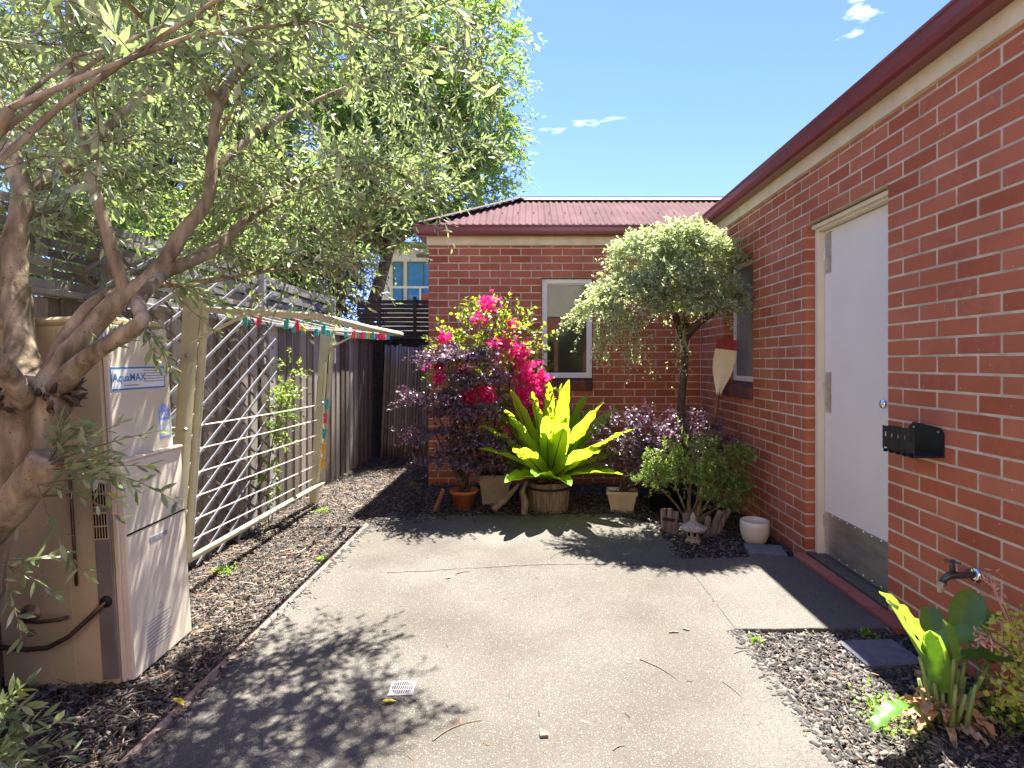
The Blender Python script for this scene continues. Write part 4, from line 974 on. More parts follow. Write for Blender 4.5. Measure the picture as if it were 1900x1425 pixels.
# stone lantern
ln_ = thing('stone_lantern', 'little weathered stone garden lantern with pagoda roof on the mulch', 'lantern', (1.262,4.24,-.03))
c = (1.262,4.24,-.03)
MB().lathe([(0,0),(.062,0),(.066,.012),(.056,.028),(.048,.036)], c, 6).build('base', M['stone'], ln_)
lb = MB(); lb.lathe([(.046,.034),(.050,.05),(.050,.095),(.044,.102)], c, 6); lb.build('lamp_chamber', M['stone'], ln_)
for k in range(6):
    a = math.pi/6+k*math.pi/3; MB().bar((c[0]+math.cos(a)*.0425,c[1]+math.sin(a)*.0425,c[2]+.058),(c[0]+math.cos(a)*.0425,c[1]+math.sin(a)*.0425,c[2]+.088),.022,.006,(math.cos(a),math.sin(a),0)).build('opening', M['dark'], ln_)
MB().lathe([(.044,.100),(.108,.104),(.112,.116),(.075,.135),(.045,.155),(.032,.165)], c, 6).build('pagoda_roof', M['stone'], ln_)
MB().lathe([(.030,.162),(.034,.172),(.020,.182),(.026,.196),(.018,.212),(.006,.232),(0,.236)], c, 8).build('finial', M['stone'], ln_, smooth=True)
# log roll edging
lg = thing('log_edging', 'broken roll of short split log edging around the green bush', 'edging', (1.30,4.52,-.03))
for (x, y, h, lean) in ((1.10,4.50,.16,-.05),(1.14,4.47,.17,0),(1.18,4.45,.15,.04),(1.25,4.42,.15,.06),(1.31,4.41,.12,.1),(1.42,4.42,.12,.2),(1.47,4.44,.16,.5),(1.52,4.46,.17,.65)):
    MB().tube([(x,y,-.05),(x+lean*h*.5,y,h*.5),(x+lean*h,y+.01,h)], .024, 8, True, .08).build('log', M['oldwood'], lg)
MB().bar((1.08,4.465,.09),(1.34,4.38,.07),.004,.025).build('wire_strap', M['black'], lg)
# oar
oar = thing('oar', 'old wooden oar with cream blade and red tip leaning on the wall', 'oar', (1.55,5.02,-.03))
b0 = Vector((1.53,5.00,-.035)); b1 = Vector((1.905,5.27,1.60)); ax = (b1-b0).normalized(); LN = (b1-b0).length
fwd = Vector((-.45,-1,0)); fwd = (fwd-ax*fwd.dot(ax)).normalized(); sd = ax.cross(fwd).normalized()
OM = Matrix(((sd.x,fwd.x,ax.x,b0.x),(sd.y,fwd.y,ax.y,b0.y),(sd.z,fwd.z,ax.z,b0.z),(0,0,0,1)))
def blade(z0, z1, name, m):
    mb = MB(); n = 14; prof = []
    def half(t):  # t 0 at the neck, 1 at the tip
        return .019+.088*(math.sin(min(1,t*1.55)*math.pi/2)**1.3)*(1-.12*t)
    zz = [z0+(z1-z0)*i/n for i in range(n+1)]
    for z in zz:
        t = (z-(LN-.56))/.56; h = half(max(0,t)); th = .016*(1-.55*t)+.004; e = .005
        mb.v += [tuple(OM @ Vector(v)) for v in ((-h,-e,z),(-h*.12,-th,z),(0,-th-.004,z),(h*.12,-th,z),(h,-e,z),(h,e,z),(0,th,z),(-h,e,z))]
    for i in range(n):
        for k in range(8): a = i*8+k; b = i*8+(k+1)%8; mb.f.append((a,b,b+8,a+8))
    mb.f.append(tuple(range(8))); mb.f.append(tuple(n*8+k for k in range(8)))
    return mb.build(name, m, oar)
blade(LN-.56, LN-.105, 'blade', M['oarcream']); blade(LN-.1045, LN, 'blade_tip', M['oarred'])
MB().tube([OM @ Vector((0,0,z)) for z in (.78,1.0,LN-.53)], [.019,.020,.018], 12).build('shaft', M['oarwood'], oar, smooth=True)
MB().tube([OM @ Vector((0,0,z)) for z in (0,.35,.779)], [.020,.021,.0195], 12).build('grip', M['oarcream'], oar, smooth=True)
# driftwood and stake
def drift(label, pts, rd):
    o = MB().tube(pts, rd, 9, True, .13).build('driftwood', M['oldwood']); tag(o, label, 'driftwood')
drift('weathered driftwood branch leaning between planter and barrel', [(-.36,5.05,.0),(-.24,5.1,.10),(-.12,5.16,.22)], [.035,.03,.018])
drift('forked driftwood stump standing against the half barrel', [(-.07,5.0,-.03),(-.06,5.05,.08),(-.09,5.08,.16),(-.05,5.1,.26)], [.03,.035,.028,.016])
tag(MB().bar((-.93,5.15,-.04),(-.85,5.22,.16),.045,.015).build('timber_stake', M['tile']), 'short orange brown timber stake stuck in mulch by the terracotta pot', 'stake')

# ================================================================ WATER HEATER
HT = Matrix.Translation((-1.775,2.36,-.045)) @ Matrix.Rotation(R(3),4,'Z') @ Matrix.Rotation(R(-3.3),4,'Y')
heater = thing('water_heater', 'tall beige outdoor gas water heater leaning by the olive trunk', 'water heater', (-2.0,2.6,-.045))
def hb(name, a, b, m, parent=None, c=.006, box=False):
    mb = MB(); (mb.box(a,b,HT) if box else mb.cbox(a,b,c,HT)); return mb.build(name, m, parent or heater)
# local: x from -0.5 (back) to 0 (front), y 0 (near) to .45, z up
hb('cabinet', (-.50,0,.02),(-.02,.445,1.60), M['heater'])
MB().cbox((-.50,.01,-.01),(-.04,.43,.02),.004,HT).build('base_plate', M['darkmetal'], heater)
hb('top_cap', (-.51,-.012,1.60),(-.005,.457,1.635), M['heater'], c=.012)
hb('corner_strip', (-.085,-.006,.05),(-.018,.004,.92), M['greypanel'], c=.002)
hb('front_panel', (-.019,.012,.02),(.004,.44,1.595), M['heater_front'], c=.004)
lc = hb('lower_cover', (.005,.008,.03),(.040,.446,.985), M['heater_front'], c=.006)
MB().box((.0402,.012,.66),(.0412,.443,.668),HT).build('seam', M['dark'], lc)
hg = MB(); hg.cbox((.0395,.16,.585),(.0425,.29,.607),.001,HT); hg.build('handle_recess', M['greyprint'], lc)
MB().cbox((.006,-.005,.30+.2),(.016,.007,.30+.44),.002,HT).build('side_clip', M['heater_front'], lc)
MB().cbox((.006,.447,.55),(.016,.459,.80),.002,HT).build('side_clip', M['heater_front'], lc)
hb('cover_lip', (.0,.006,.986),(.052,.45,.997), M['heater_front'], c=.003)
# vents on the near side
for (z0, z1) in ((.66,.78),(.80,.92)):
    v = MB().box((-.082,-.009,z0),(-.022,-.0065,z1),HT).build('vent', M['heater'], heater)
    for r_ in range(2):
        for k in range(5):
            MB().box((-.079+k*.0115,-.0102,z0+.006+r_*.056),(-.0725+k*.0115,-.0092,z0+.055+r_*.056),HT).build('slot', M['dark'], v)
# seams and fittings on the near side
MB().box((-.50,-.0025,.86),(-.09,-.0005,.868),HT).build('side_seam', M['greypanel'], heater)
MB().box((-.205,-.004,.03),(-.195,.001,1.58),HT).build('side_fold', M['heater'], heater)
MB().tube([HT @ Vector((-.165,-.012,z)) for z in (.47,.7,.95)], .006, 8).build('drain_tube', M['pipe'], heater, smooth=True)
vl = MB().lathe([(.042,0),(.040,.005),(.022,.009),(.017,.014),(.016,.03),(.010,.034),(0,.035)], (0,0,0), 18, M=HT @ Matrix.Translation((-.37,0,.36)) @ Matrix.Rotation(R(90),4,'X'))
valve = vl.build('inlet_valve', M['brass'], heater, smooth=True)
MB().tube([HT @ Vector(v) for v in ((-.36,-.04,.345),(-.30,-.045,.34),(-.22,-.04,.342),(-.20,-.02,.342))], .008, 8).build('valve_pipe', M['pipe'], valve, smooth=True)
pipe = thing('copper_pipe', 'bent old copper pipe running into the water heater side', 'pipe', (-1.9,2.3,.3))
MB().tube([HT @ Vector(v) for v in ((-.62,-.05,.28),(-.50,-.05,.255),(-.34,-.06,.235),(-.26,-.06,.235),(-.18,-.05,.27),(-.10,-.03,.34),(-.055,-.012,.385),(-.05,-.004,.39))], .0105, 10).build('pipe', M['pipe'], pipe, smooth=True)
MB().lathe([(.026,0),(.024,.006),(.013,.01)], (0,0,0), 14, M=HT @ Matrix.Translation((-.05,-.007,.39)) @ Matrix.Rotation(R(90),4,'X')).build('grommet', M['black'], pipe)
MB().tube([HT @ Vector(v) for v in ((-.62,-.05,.28),(-.62,-.05,.10),(-.62,-.05,.0))], .0105, 10).build('riser', M['pipe'], pipe, smooth=True)
hose = MB().tube([HT @ Vector(v) for v in ((-.27,-.03,.95),(-.265,-.035,1.05),(-.27,-.035,1.16),(-.30,-.03,1.22),(-.36,-.02,1.24))], .013, 10).build('green_hose', M['greenhose'], None, smooth=True)
tag(hose, 'short curved green hose on the side of the water heater', 'hose')
# printed labels
def text_mesh(txt, size, M4, m, parent, name='lettering', extrude=.0003, bold=0):
    cu = bpy.data.curves.new(name, 'FONT'); cu.body = txt; cu.size = size; cu.extrude = extrude; cu.offset = bold; cu.resolution_u = 3
    to = bpy.data.objects.new('tmp', cu); COL.objects.link(to); dg = bpy.context.evaluated_depsgraph_get()
    me = bpy.data.meshes.new_from_object(to.evaluated_get(dg)); bpy.data.objects.remove(to); me.transform(M4); me.name = name
    me.materials.clear()
    return link(name, me, m, parent)
def face_M(y, z, x):  # text frame on the heater front (reads along +y, up z, faces +x)
    return HT @ Matrix(((0,0,1,x),(1,0,0,y),(0,1,0,z),(0,0,0,1)))
st = MB().box((.0042,.02,1.300),(.0052,.40,1.405),HT).build('label', M['sticker'], heater); st['label'] = 'white and blue maker label'
bd = MB()
for q in (((.0053,.02,1.300),(.0057,.40,1.308)),((.0053,.02,1.397),(.0057,.40,1.405)),((.0053,.02,1.308),(.0057,.027,1.397)),((.0053,.393,1.308),(.0057,.40,1.397))): bd.box(*q, HT)
bd.build('label_border', M['blue'], st)
text_mesh('AquaMAX', .052, face_M(.032,1.340,.0055), M['blue'], st, bold=.0006)
gl = MB()
for k in range(5): gl.box((.0053,.24,1.385-k*.013),(.0056,.385,1.390-k*.013),HT)
gl.box((.0053,.10,1.318),(.0056,.20,1.323),HT); gl.build('small_print', M['greyprint'], st)
gs = MB().box((.0042,.335,1.045),(.0052,.425,1.19),HT).build('label', M['gasblue'], heater); gs['label'] = 'pale blue gas compliance label'
MB().lathe([(0,0),(.030,0)], (0,0,0), 16, M=face_M(.38,1.19,.0049)).build('label_top', M['gasblue'], gs)
text_mesh('GAS', .034, face_M(.342,1.150,.0055), M['sticker'], gs, bold=.0008)
MB().box((.0053,.345,1.055),(.0056,.415,1.135),HT).build('label_field', M['sticker'], gs)
sm = MB().box((-.0185,.0,1.49),(.0,.012,1.56),HT).build('label', M['gasblue'], heater)
wl = MB()
for k in range(9): wl.box((.0402,.10,.10+k*.016),(.0406,.26+.012*(k%3),.104+k*.016),HT)
wl.build('warning_text', M['greyprint'], lc)
tr_ = MB(); a = face_M(.19,.262,.0404); pts = [Vector((0,0,0)),Vector((.034,0,0)),Vector((.017,.03,0))]
for i in range(3): tr_.bar(a @ pts[i], a @ pts[(i+1)%3], .0025, .0006, HT.to_3x3() @ Vector((1,0,0)))
tr_.build('warning_triangle', M['greyprint'], lc)
nf = HT @ Matrix(((1,0,0,-.39),(0,0,-1,-.0015),(0,1,0,.285),(0,0,0,1)))
for k, tx in enumerate(('COLD','WATER','INLET')): text_mesh(tx, .012, nf @ Matrix.Translation((0,-.012*k,0)), M['black'], heater)

# ================================================================ CLOTHESLINE
hoist = thing('folding_clothesline', 'beige folding frame clothesline on two posts beside the paling fence', 'clothesline', (-2.1,4.3,-.045))
YN, YFAR = 3.24, 5.33
for yy in (YN, YFAR):
    MB().bar((-2.15,yy,-.045),(-2.03,yy,1.80),.062,.062,(0,1,0)).build('post', M['hoist'], hoist)
    br = MB(); br.poly([(-2.035,yy-.034,1.84),(-1.955,yy-.034,1.74),(-2.00,yy-.034,1.38),(-2.045,yy-.034,1.38)]); br.poly([(-2.035,yy-.031,1.84),(-1.955,yy-.031,1.74),(-2.00,yy-.031,1.38),(-2.045,yy-.031,1.38)])
    br.build('bracket', M['hoist'], hoist)
    MB().bar((-2.045,yy-.036,1.38),(-2.075,yy-.036,.98),.038,.03,(0,1,0)).build('strut_channel', M['hoist'], hoist)
    MB().tube([(-1.955,yy,1.76),(-1.955,yy,1.70),(-2.055,yy,.20)], .022, 10).build('drop_tube', M['hoist'], hoist)
    MB().tube([(-1.99,yy,1.70),(-1.29,yy,1.655)], .022, 10).build('arm', M['hoist'], hoist)
    MB().tube([(-2.02,yy-.03,1.50),(-1.70,yy-.03,1.66)], .011, 8).build('brace', M['hoist'], hoist)
    for z in (1.42,.98): MB().lathe([(.014,0),(.012,.008),(0,.010)], (0,0,0), 8, M=Matrix.Translation((-2.03-.02*(1.4-z),yy-.052,z)) @ Matrix.Rotation(R(90),4,'X')).build('bolt', M['galv'], hoist)
MB().tube([(-1.29,YN-.01,1.655),(-1.285,4.3,1.648),(-1.29,YFAR+.01,1.655)], .024, 10).build('outer_bar', M['hoist'], hoist, smooth=True)
MB().tube([(-2.055,YN,.20),(-2.055,YFAR,.20)], .022, 10).build('bottom_bar', M['hoist'], hoist, smooth=True)
MB().tube([(-2.30,YN,.98),(-2.11,YN,.98)], .012, 8).build('wall_stay', M['hoist'], hoist)
UP = [-1.88,-1.76,-1.64,-1.52,-1.40]
def sag(p, q, s, n=10): return [Vector(p)*(1-t)+Vector(q)*t-Vector((0,0,s*4*t*(1-t))) for t in [i/n for i in range(n+1)]]
for x in UP:
    z = 1.70-.064*(x+1.99); MB().tube(sag((x,YN,z),(x,YFAR,z),.03), .0032, 5).build('line', M['line'], hoist)
for z in (1.0,.86,.715,.57,.43,.31):
    x = -1.955-.1*(1.70-z)/1.5; MB().tube(sag((x,YN,z),(x,YFAR,z-.02),.006), .0035, 5).build('line', M['line'], hoist)
# pegs: each one a thing of its own
def peg_mesh(colr):
    mb = MB()
    for s in (-1,1):
        mb.bar((0,s*.0055,.012),(0,s*.0075,-.046),.011,.006,(1,0,0)); mb.bar((0,s*.0055,.012),(0,s*.0125,.030),.011,.006,(1,0,0))
    mb.tube([(-.007,0,.010),(.007,0,.010)],.0055,8)
    me = mb.mesh('clothes_peg'); me.materials.append(PEG[colr]); return me
PM = {k: peg_mesh(k) for k in PEG}
def peg(colr, loc, label, group, rot=(0,0,0)):
    o = bpy.data.objects.new('clothes_peg', PM[colr]); COL.objects.link(o); o.location = loc; o.rotation_euler = rot; o.scale = (1.3,1.3,1.3); tag(o, label, 'clothes peg', group)
WN = ['innermost (post side)', 'second from posts', 'middle', 'second outermost', 'outermost']
def upz(x, y): t = (y-YN)/(YFAR-YN); return 1.70-.064*(x+1.99)-.03*4*t*(1-t)
for (c_, xi, y) in (('teal',0,3.55),('pink',1,3.50),('teal',2,3.62),('pink',2,3.78),('teal',3,3.95),('teal',0,4.45),('teal',0,4.72),('teal',0,5.0),('yellow',2,5.0),('teal',2,5.08),('pink',3,4.62),('pink',3,4.85),('teal',3,4.92),('teal',4,4.75),('pink',4,4.98),('pink',4,5.10),('yellow',3,5.05),('teal',3,5.16),('teal',4,5.2),('pink',2,5.18),('teal',1,5.12),('blue',4,5.27),('pink',3,5.25),('blue',3,5.29),('yellow',4,5.14)):
    x = UP[xi]; peg(c_, (x, y, upz(x,y)+.0), f'{c_} plastic peg on the {WN[xi]} upper wire of the clothesline', f'{c_} pegs on the {WN[xi]} upper wire', (random.uniform(-.15,.15), random.uniform(-.1,.1), R(90)+random.uniform(-.4,.4)))
peg('teal', (UP[1], 4.05, upz(UP[1],4.05)), 'teal peg hanging askew beside a tilted yellow peg', None, (.5,0,1.4)); peg('yellow', (UP[1], 4.13, upz(UP[1],4.13)-.005), 'yellow peg hanging sharply tilted from an upper wire', None, (-1.0,0,1.2))
for (c_, z, lb_) in (('teal',1.0,'teal peg on the topmost lower wire at the far post'),('pink',.86,'pink peg on a lower wire at the far post'),('teal',.715,'teal peg in a pair on the third lower wire'),('yellow',.57,'yellow peg on the fourth lower wire by the far post'),('yellow',.43,'yellow peg on the fifth lower wire by the far post')):
    x = -1.955-.1*(1.70-z)/1.5; peg(c_, (x, YFAR-.06, z-.018), lb_, None, (0,0,R(90)))

# ================================================================ TRELLIS AND VINE
tl = thing('lattice_trellis', 'grey expanding diamond lattice trellis leaning against the paling fence', 'trellis', (-2.29,3.9,-.04))
ya, yb, zt = 2.75, 4.78, 1.98; ang = R(31); dy, dz = math.cos(ang), math.sin(ang)
def clip(y0, z0, s):
    ts = []
    # line (y0+t*dy*s, z0+t*dz) within the panel
    t0 = max(((ya-y0)/(dy*s) if s > 0 else (yb-y0)/(dy*s)), (0.0-z0)/dz); t1 = min(((yb-y0)/(dy*s) if s > 0 else (ya-y0)/(dy*s)), (zt-z0)/dz)
    return (t0, t1) if t1-t0 > .1 else None
for s, xo, m in ((1,-2.270,'trellis'),(-1,-2.284,'trellisback')):
    k = -12
    while k < 16:
        z0 = k*.150+(.05 if s > 0 else 0); c = clip(ya if s > 0 else yb, z0, s)
        if c:
            e0 = random.uniform(-.05,.02); e1 = random.uniform(-.02,.06); y0 = ya if s > 0 else yb
            p = Vector((xo,y0+(c[0]+max(e0,0))*dy*s,max(-.03,z0+(c[0]+max(e0,0))*dz))); q = Vector((xo,y0+(c[1]+e1)*dy*s,z0+(c[1]+e1)*dz))
            mid = (p+q)/2+Vector((random.uniform(-.004,.004),0,random.uniform(-.012,.012)))
            wd_ = .019 if s > 0 else .014
            b = MB(); b.bar(p,mid,wd_,.009,(1,0,0)); b.bar(mid,q,wd_,.009,(1,0,0)); b.build('slat', M[m], tl)
        k += 1
vn = plant('climbing_vine', 'small green leafy vine climbing the lattice trellis edge', 'vine', (-2.22,4.75,-.04))
vp = [(-2.24,4.62,-.04),(-2.23,4.55,.25),(-2.22,4.58,.55),(-2.22,4.70,.85),(-2.21,4.80,1.05),(-2.21,4.92,1.22),(-2.22,5.05,1.33)]
MB().tube(vp, [.006,.006,.005,.005,.004,.003,.002], 6).build('stem', M['twig'], vn)
S = np.concatenate([np.array(vp[i])+RNG.normal(0,[.02,.07,.08],(n,3)) for i, n in ((1,8),(2,14),(3,34),(4,44),(5,10),(6,4))]); S[:,0] = np.maximum(S[:,0], -2.25)
pa = arcs(S, nrm(RNG.normal(0,1,S.shape)+np.array([.6,0,.2])), RNG.uniform(.08,.2,len(S)), .3, 5); pa[...,0] = np.maximum(pa[...,0], -2.26)
leaves('foliage', OVAL, along(pa, 9, .1, .9, .5), .025, .05, .45, M['azalea'], vn)

# ================================================================ RIGHT FOREGROUND
# garden tap
tap = thing('garden_tap', 'old brass garden tap with hose fitting on the brick wall', 'tap', (XW,2.39,.44))
def tm(x, y, z): return Vector((XW-x, 2.39+y, .44+z))
MB().lathe([(.034,0),(.034,.003),(.024,.010),(.014,.012)], (0,0,0), 18, M=Matrix.Translation((XW-.001,2.39,.44)) @ Matrix.Rotation(R(-90),4,'Y')).build('wall_flange', M['chrome'], tap, smooth=True)
MB().tube([tm(.005,0,0),(tm(.04,0,0)),(tm(.075,0,0)),tm(.115,0,-.002),tm(.135,0,-.015),tm(.145,0,-.032)], [.012,.013,.015,.016,.014,.014], 12).build('body', M['darkmetal'], tap, smooth=True)
MB().tube([tm(.10,0,.008),tm(.10,0,.04),tm(.10,0,.052)], [.012,.011,.006], 10).build('bonnet', M['darkmetal'], tap, smooth=True)
hd = MB(); hd.bar(tm(.078,-.02,.058),tm(.122,.02,.058),.011,.009); hd.bar(tm(.122,-.02,.058),tm(.078,.02,.058),.010,.0088); hd.tube([tm(.10,0,.05),tm(.10,0,.068)],.008,8); hd.build('handle', M['darkmetal'], tap)
MB().tube([tm(.145,0,-.030),tm(.149,0,-.044)],[.018,.018],12).build('collar', M['galv'], tap)
MB().tube([tm(.149,0,-.044),tm(.153,0,-.060),tm(.156,0,-.076)],[.016,.014,.010],12).build('hose_fitting', M['creampot'], tap)
MB().tube([tm(.03,0,.0),tm(.03,.0,.025)],.010,8).build('lug', M['darkmetal'], tap)
# wall caddy
cd = thing('wall_caddy', 'black plastic slotted caddy screwed to the brick wall beside the door', 'caddy', (XW,2.68,.93))
y0, y1, xb, xf, zb, zt_ = 2.565, 2.80, XW-.002, XW-.14, .925, 1.065
bp = MB(); prof = [(y0,zb),(y0,zt_-.025),(y0+.02,zt_),(y1-.03,zt_+.01),(y1,zt_-.02),(y1,zb)]
for x in (xb-.008, xb): bp.poly([(x,a,b) for a, b in prof])
for i in range(len(prof)):
    a, b = prof[i], prof[(i+1)%len(prof)]; bp.quad((xb-.008,*a),(xb-.008,*b),(xb,*b),(xb,*a))
bp.build('back_plate', M['black'], cd)
MB().cbox((xf,y0,zb),(xb-.009,y1,zb+.012),.003).build('tray', M['black'], cd)
ncell = 5; stp = (y1-y0)/ncell
for i in range(ncell):
    a = y0+i*stp; hz = zt_-.012+.010*math.sin(math.pi*(i+.5)/ncell)
    f = MB(); f.cbox((xf-.006,a+.001,zb+.012),(xf,a+.010,hz),.002); f.cbox((xf-.006,a+stp-.010,zb+.012),(xf,a+stp-.001,hz),.002); f.box((xf-.005,a+.010,zb+.100),(xf-.001,a+stp-.010,hz-.001)); f.box((xf-.005,a+.010,zb+.022),(xf-.001,a+stp-.010,zb+.076)); f.box((xf-.0045,a+.010,zb+.076),(xf-.0012,a+.017,zb+.100)); f.box((xf-.0045,a+stp-.017,zb+.076),(xf-.0012,a+stp-.010,zb+.100))
    f.build('front_finger', M['black'], cd)
    MB().cbox((xf-.010,a+.012,zb-.002),(xf-.001,a+stp-.012,zb+.010),.002).build('notch', M['dark'], cd)
for (yy, zz) in ((y0+.03,zt_-.02),(y1-.04,zt_-.015)): MB().lathe([(.007,0),(.006,.003),(0,.004)], (0,0,0), 10, M=Matrix.Translation((xb-.008,yy,zz)) @ Matrix.Rotation(R(-90),4,'Y')).build('screw', M['galv'], cd)
# strelitzia-like plant
pd = plant('broad_leaf_plant', 'clump of broad paddle leaves with dry brown husks in front mulch bed', 'plant', (1.60,2.10,-.04))
def paddle(base, tip_dir, stalk, ln, wd, droop, face):
    b = Vector(base); d = Vector(tip_dir).normalized(); s_end = b+d*stalk+Vector((0,0,.0))
    st = MB().tube([b, b+d*stalk*.5+Vector((0,0,.01)), s_end], [.011,.008,.006], 8).build('stalk', M['stalk'], pd, smooth=True)
    az_ = math.atan2(face[1], face[0]); el = face[2]
    frond('leaf', pd, s_end, az_, el, ln*1.1, wd*.95, droop, M['paddle'], False, .006, random.uniform(-.6,.6))
C = (1.60,2.10,-.02)
for (dx,dy,dz,stk,ln,wd,dr_,fa) in ((-.25,-.02,1,.27,.26,.10,.1,(-.9,-.1,R(62))),(-.15,.05,1,.30,.24,.09,.1,(-.7,.2,R(55))),(-.05,.1,1,.28,.22,.09,.3,(.8,-.4,R(38))),(.12,.02,1,.24,.26,.09,.5,(.9,-.3,R(25))),(.2,.1,1,.32,.22,.12,.2,(.5,.3,R(55))),(.32,.12,1,.30,.24,.13,.3,(.9,.2,R(40))),
    (-.5,-.3,.55,.20,.20,.085,.5,(-1,-.35,R(18))),(-.12,-.12,1,.14,.24,.085,.0,(-.4,-.2,R(74))),(-.2,-.1,1,.18,.20,.075,.0,(-.5,-.4,R(78))),(.05,-.05,1,.26,.18,.07,.1,(-.2,-.1,R(70))),(.4,.0,.8,.26,.2,.11,.4,(1,0,R(20))),(.15,.2,1,.24,.2,.1,.2,(.2,.9,R(50)))):
    paddle((C[0]+dx*.15,C[1]+dy*.15,C[2]), (dx,dy,dz), stk, ln, wd, dr_, fa)
for i in range(12):
    a = random.uniform(0,6.28); r = random.uniform(.02,.07); b = Vector((C[0]+math.cos(a)*r,C[1]+math.sin(a)*r,-.03)); MB().tube([b,b+Vector((math.cos(a)*.04,math.sin(a)*.04,random.uniform(.1,.24)))],[.011,.006],7).build('stalk', M['stalk'], pd, smooth=True)
for i in range(34):
    a = random.uniform(0,6.28); frond('husk', pd, (C[0]+math.cos(a)*.04,C[1]+math.sin(a)*.04,.0+random.uniform(-.02,.08)), a, R(random.uniform(-25,65)), random.uniform(.10,.22), random.uniform(.02,.045), random.uniform(.1,.8), M['husk'], False, .008, random.uniform(-1,1))
# yellow leaved flowering plant at the wall
gp_ = plant('lime_leaf_plant', 'lime yellow leaved plant with pale pink flower stalks against the brick wall', 'plant', (1.78,1.93,-.04))
fl = []; lf = []; SH = -.05
for (x, y, z) in ((1.74,1.93,.42),(1.80,1.95,.36),(1.73,1.90,.22),(1.79,1.92,.25),(1.76,1.93,.17),(1.83,1.95,.45)):
    MB().tube([(1.78,1.93,-.045),(1.79,1.94,.12),(x+SH,y,z)], [.005,.004,.002], 6).build('stem', M['stalk'], gp_); lf.append(np.array([x+SH,y,z])+RNG.normal(0,.030,(42,3)))
lf = np.concatenate(lf); n = len(lf)
stuff(link('foliage', scatter('foliage', OVAL, lf, unit(n)+np.array([-.3,-.5,.1]), unit(n)+np.array([-.3,-.8,.8]), RNG.uniform(.014,.030,n), RNG.uniform(.012,.026,n)), M['lime'], gp_))
for (x, y, z) in ((1.70,1.95,.60),(1.72,1.97,.57),(1.66,1.94,.40),(1.68,1.94,.37),(1.75,1.96,.53)):
    MB().tube([(1.79,1.94,.10),(1.78,1.95,.3),(x+SH,y,z)], [.003,.0025,.0015], 5).build('flower_stalk', M['palepink'], gp_); fl.append(np.array([x+SH,y,z])+RNG.normal(0,.014,(12,3)))
fl = np.concatenate(fl); n = len(fl)
stuff(link('flowers', scatter('flowers', LANCE, fl, unit(n)+np.array([-.4,0,.5]), unit(n), RNG.uniform(.018,.035,n), RNG.uniform(.005,.008,n)), M['palepink'], gp_))
# little weeds
def weed(label, x, y, r, n, l0=.012, l1=.026, z=-.035, h=.07):
    o = plant('weed', label, 'weed', (x,y,z)); q = RNG.normal(0,1,(n,3))*np.array([r,r,0]); S = np.array([x,y,z])+q*.3; pa = arcs(S, nrm(q*np.array([1,1,0])*3+np.array([0,0,.12])+RNG.normal(0,.03,(n,3))), RNG.uniform(.6,1.3,n)*h, .2, 4)
    stuff(link('stems', tubes('stems', pa, .0012, .0008, 3), M['stalk'], o)); leaves('foliage', OVAL, along(pa, 7, .3, 1.0, 1.2), l0, l1, .7, M['weed'], o)
weed('soft green feathery weed in mulch left of the broad leaf plant', 1.36,2.12,.05,34,h=.13)
weed('green weed at the foot of the brick wall near the lime plant', 1.84,2.08,.05,40,h=.13)
weed('tall thin weed growing between broad leaf plant and brick wall', 1.83,2.26,.03,26,h=.24)
weed('tiny weed at the corner of the door landing', 1.72,2.74,.02,16,h=.06)
weed('small weed tuft in mulch below the clothesline far post', -1.95,5.05,.03,22,h=.07)
weed('tiny bright weed in mulch at the slab edge', -1.48,3.82,.015,12,h=.05)
weed('small weed under the clothesline bottom bar', -2.02,3.60,.03,14,h=.08)
weed('little weed at the inner corner of slab and landing', 1.12,2.72,.012,10,h=.04)
weed('patch of weed in shade at the passage mouth', -1.35,6.2,.05,20,h=.05)
# drain
dn = thing('floor_drain', 'square stainless floor drain grate set in the concrete slab', 'drain', (-.548,2.29,.0))
fd = MB(); c0 = Vector((-.548,2.29,0)); hs_ = .052; rr_ = .043; nseg = 32
rot_ = R(3)
def dp(x, y, z): return (c0.x+x*math.cos(rot_)-y*math.sin(rot_), c0.y+x*math.sin(rot_)+y*math.cos(rot_), z)
for i in range(nseg):
    a0, a1 = 2*math.pi*i/nseg, 2*math.pi*(i+1)/nseg
    sq = lambda a: tuple(hs_*v/max(abs(math.cos(a)),abs(math.sin(a))) for v in (math.cos(a),math.sin(a)))
    p0, p1 = sq(a0), sq(a1); fd.quad(dp(rr_*math.cos(a0),rr_*math.sin(a0),.004), dp(*p0,.004), dp(*p1,.004), dp(rr_*math.cos(a1),rr_*math.sin(a1),.004))
    fd.quad(dp(*p0,.004), dp(*p0,.0), dp(*p1,.0), dp(*p1,.004))
fd.build('plate', M['drain'], dn)
MB().lathe([(0,.0012),(.044,.0012)], tuple(c0), 24).build('sump', M['dark'], dn)
for i in range(9):
    x = -.036+i*.009; h = math.sqrt(max(0,rr_**2-x*x)); MB().box((c0.x+x-.002,c0.y-h,.0025),(c0.x+x+.002,c0.y+h,.005)).build('grate_bar', M['drain'], dn)
for yy in (-.015,.015): MB().box((c0.x-.040,c0.y+yy-.002,.0022),(c0.x+.040,c0.y+yy+.002,.0046)).build('cross_bar', M['drain'], dn)

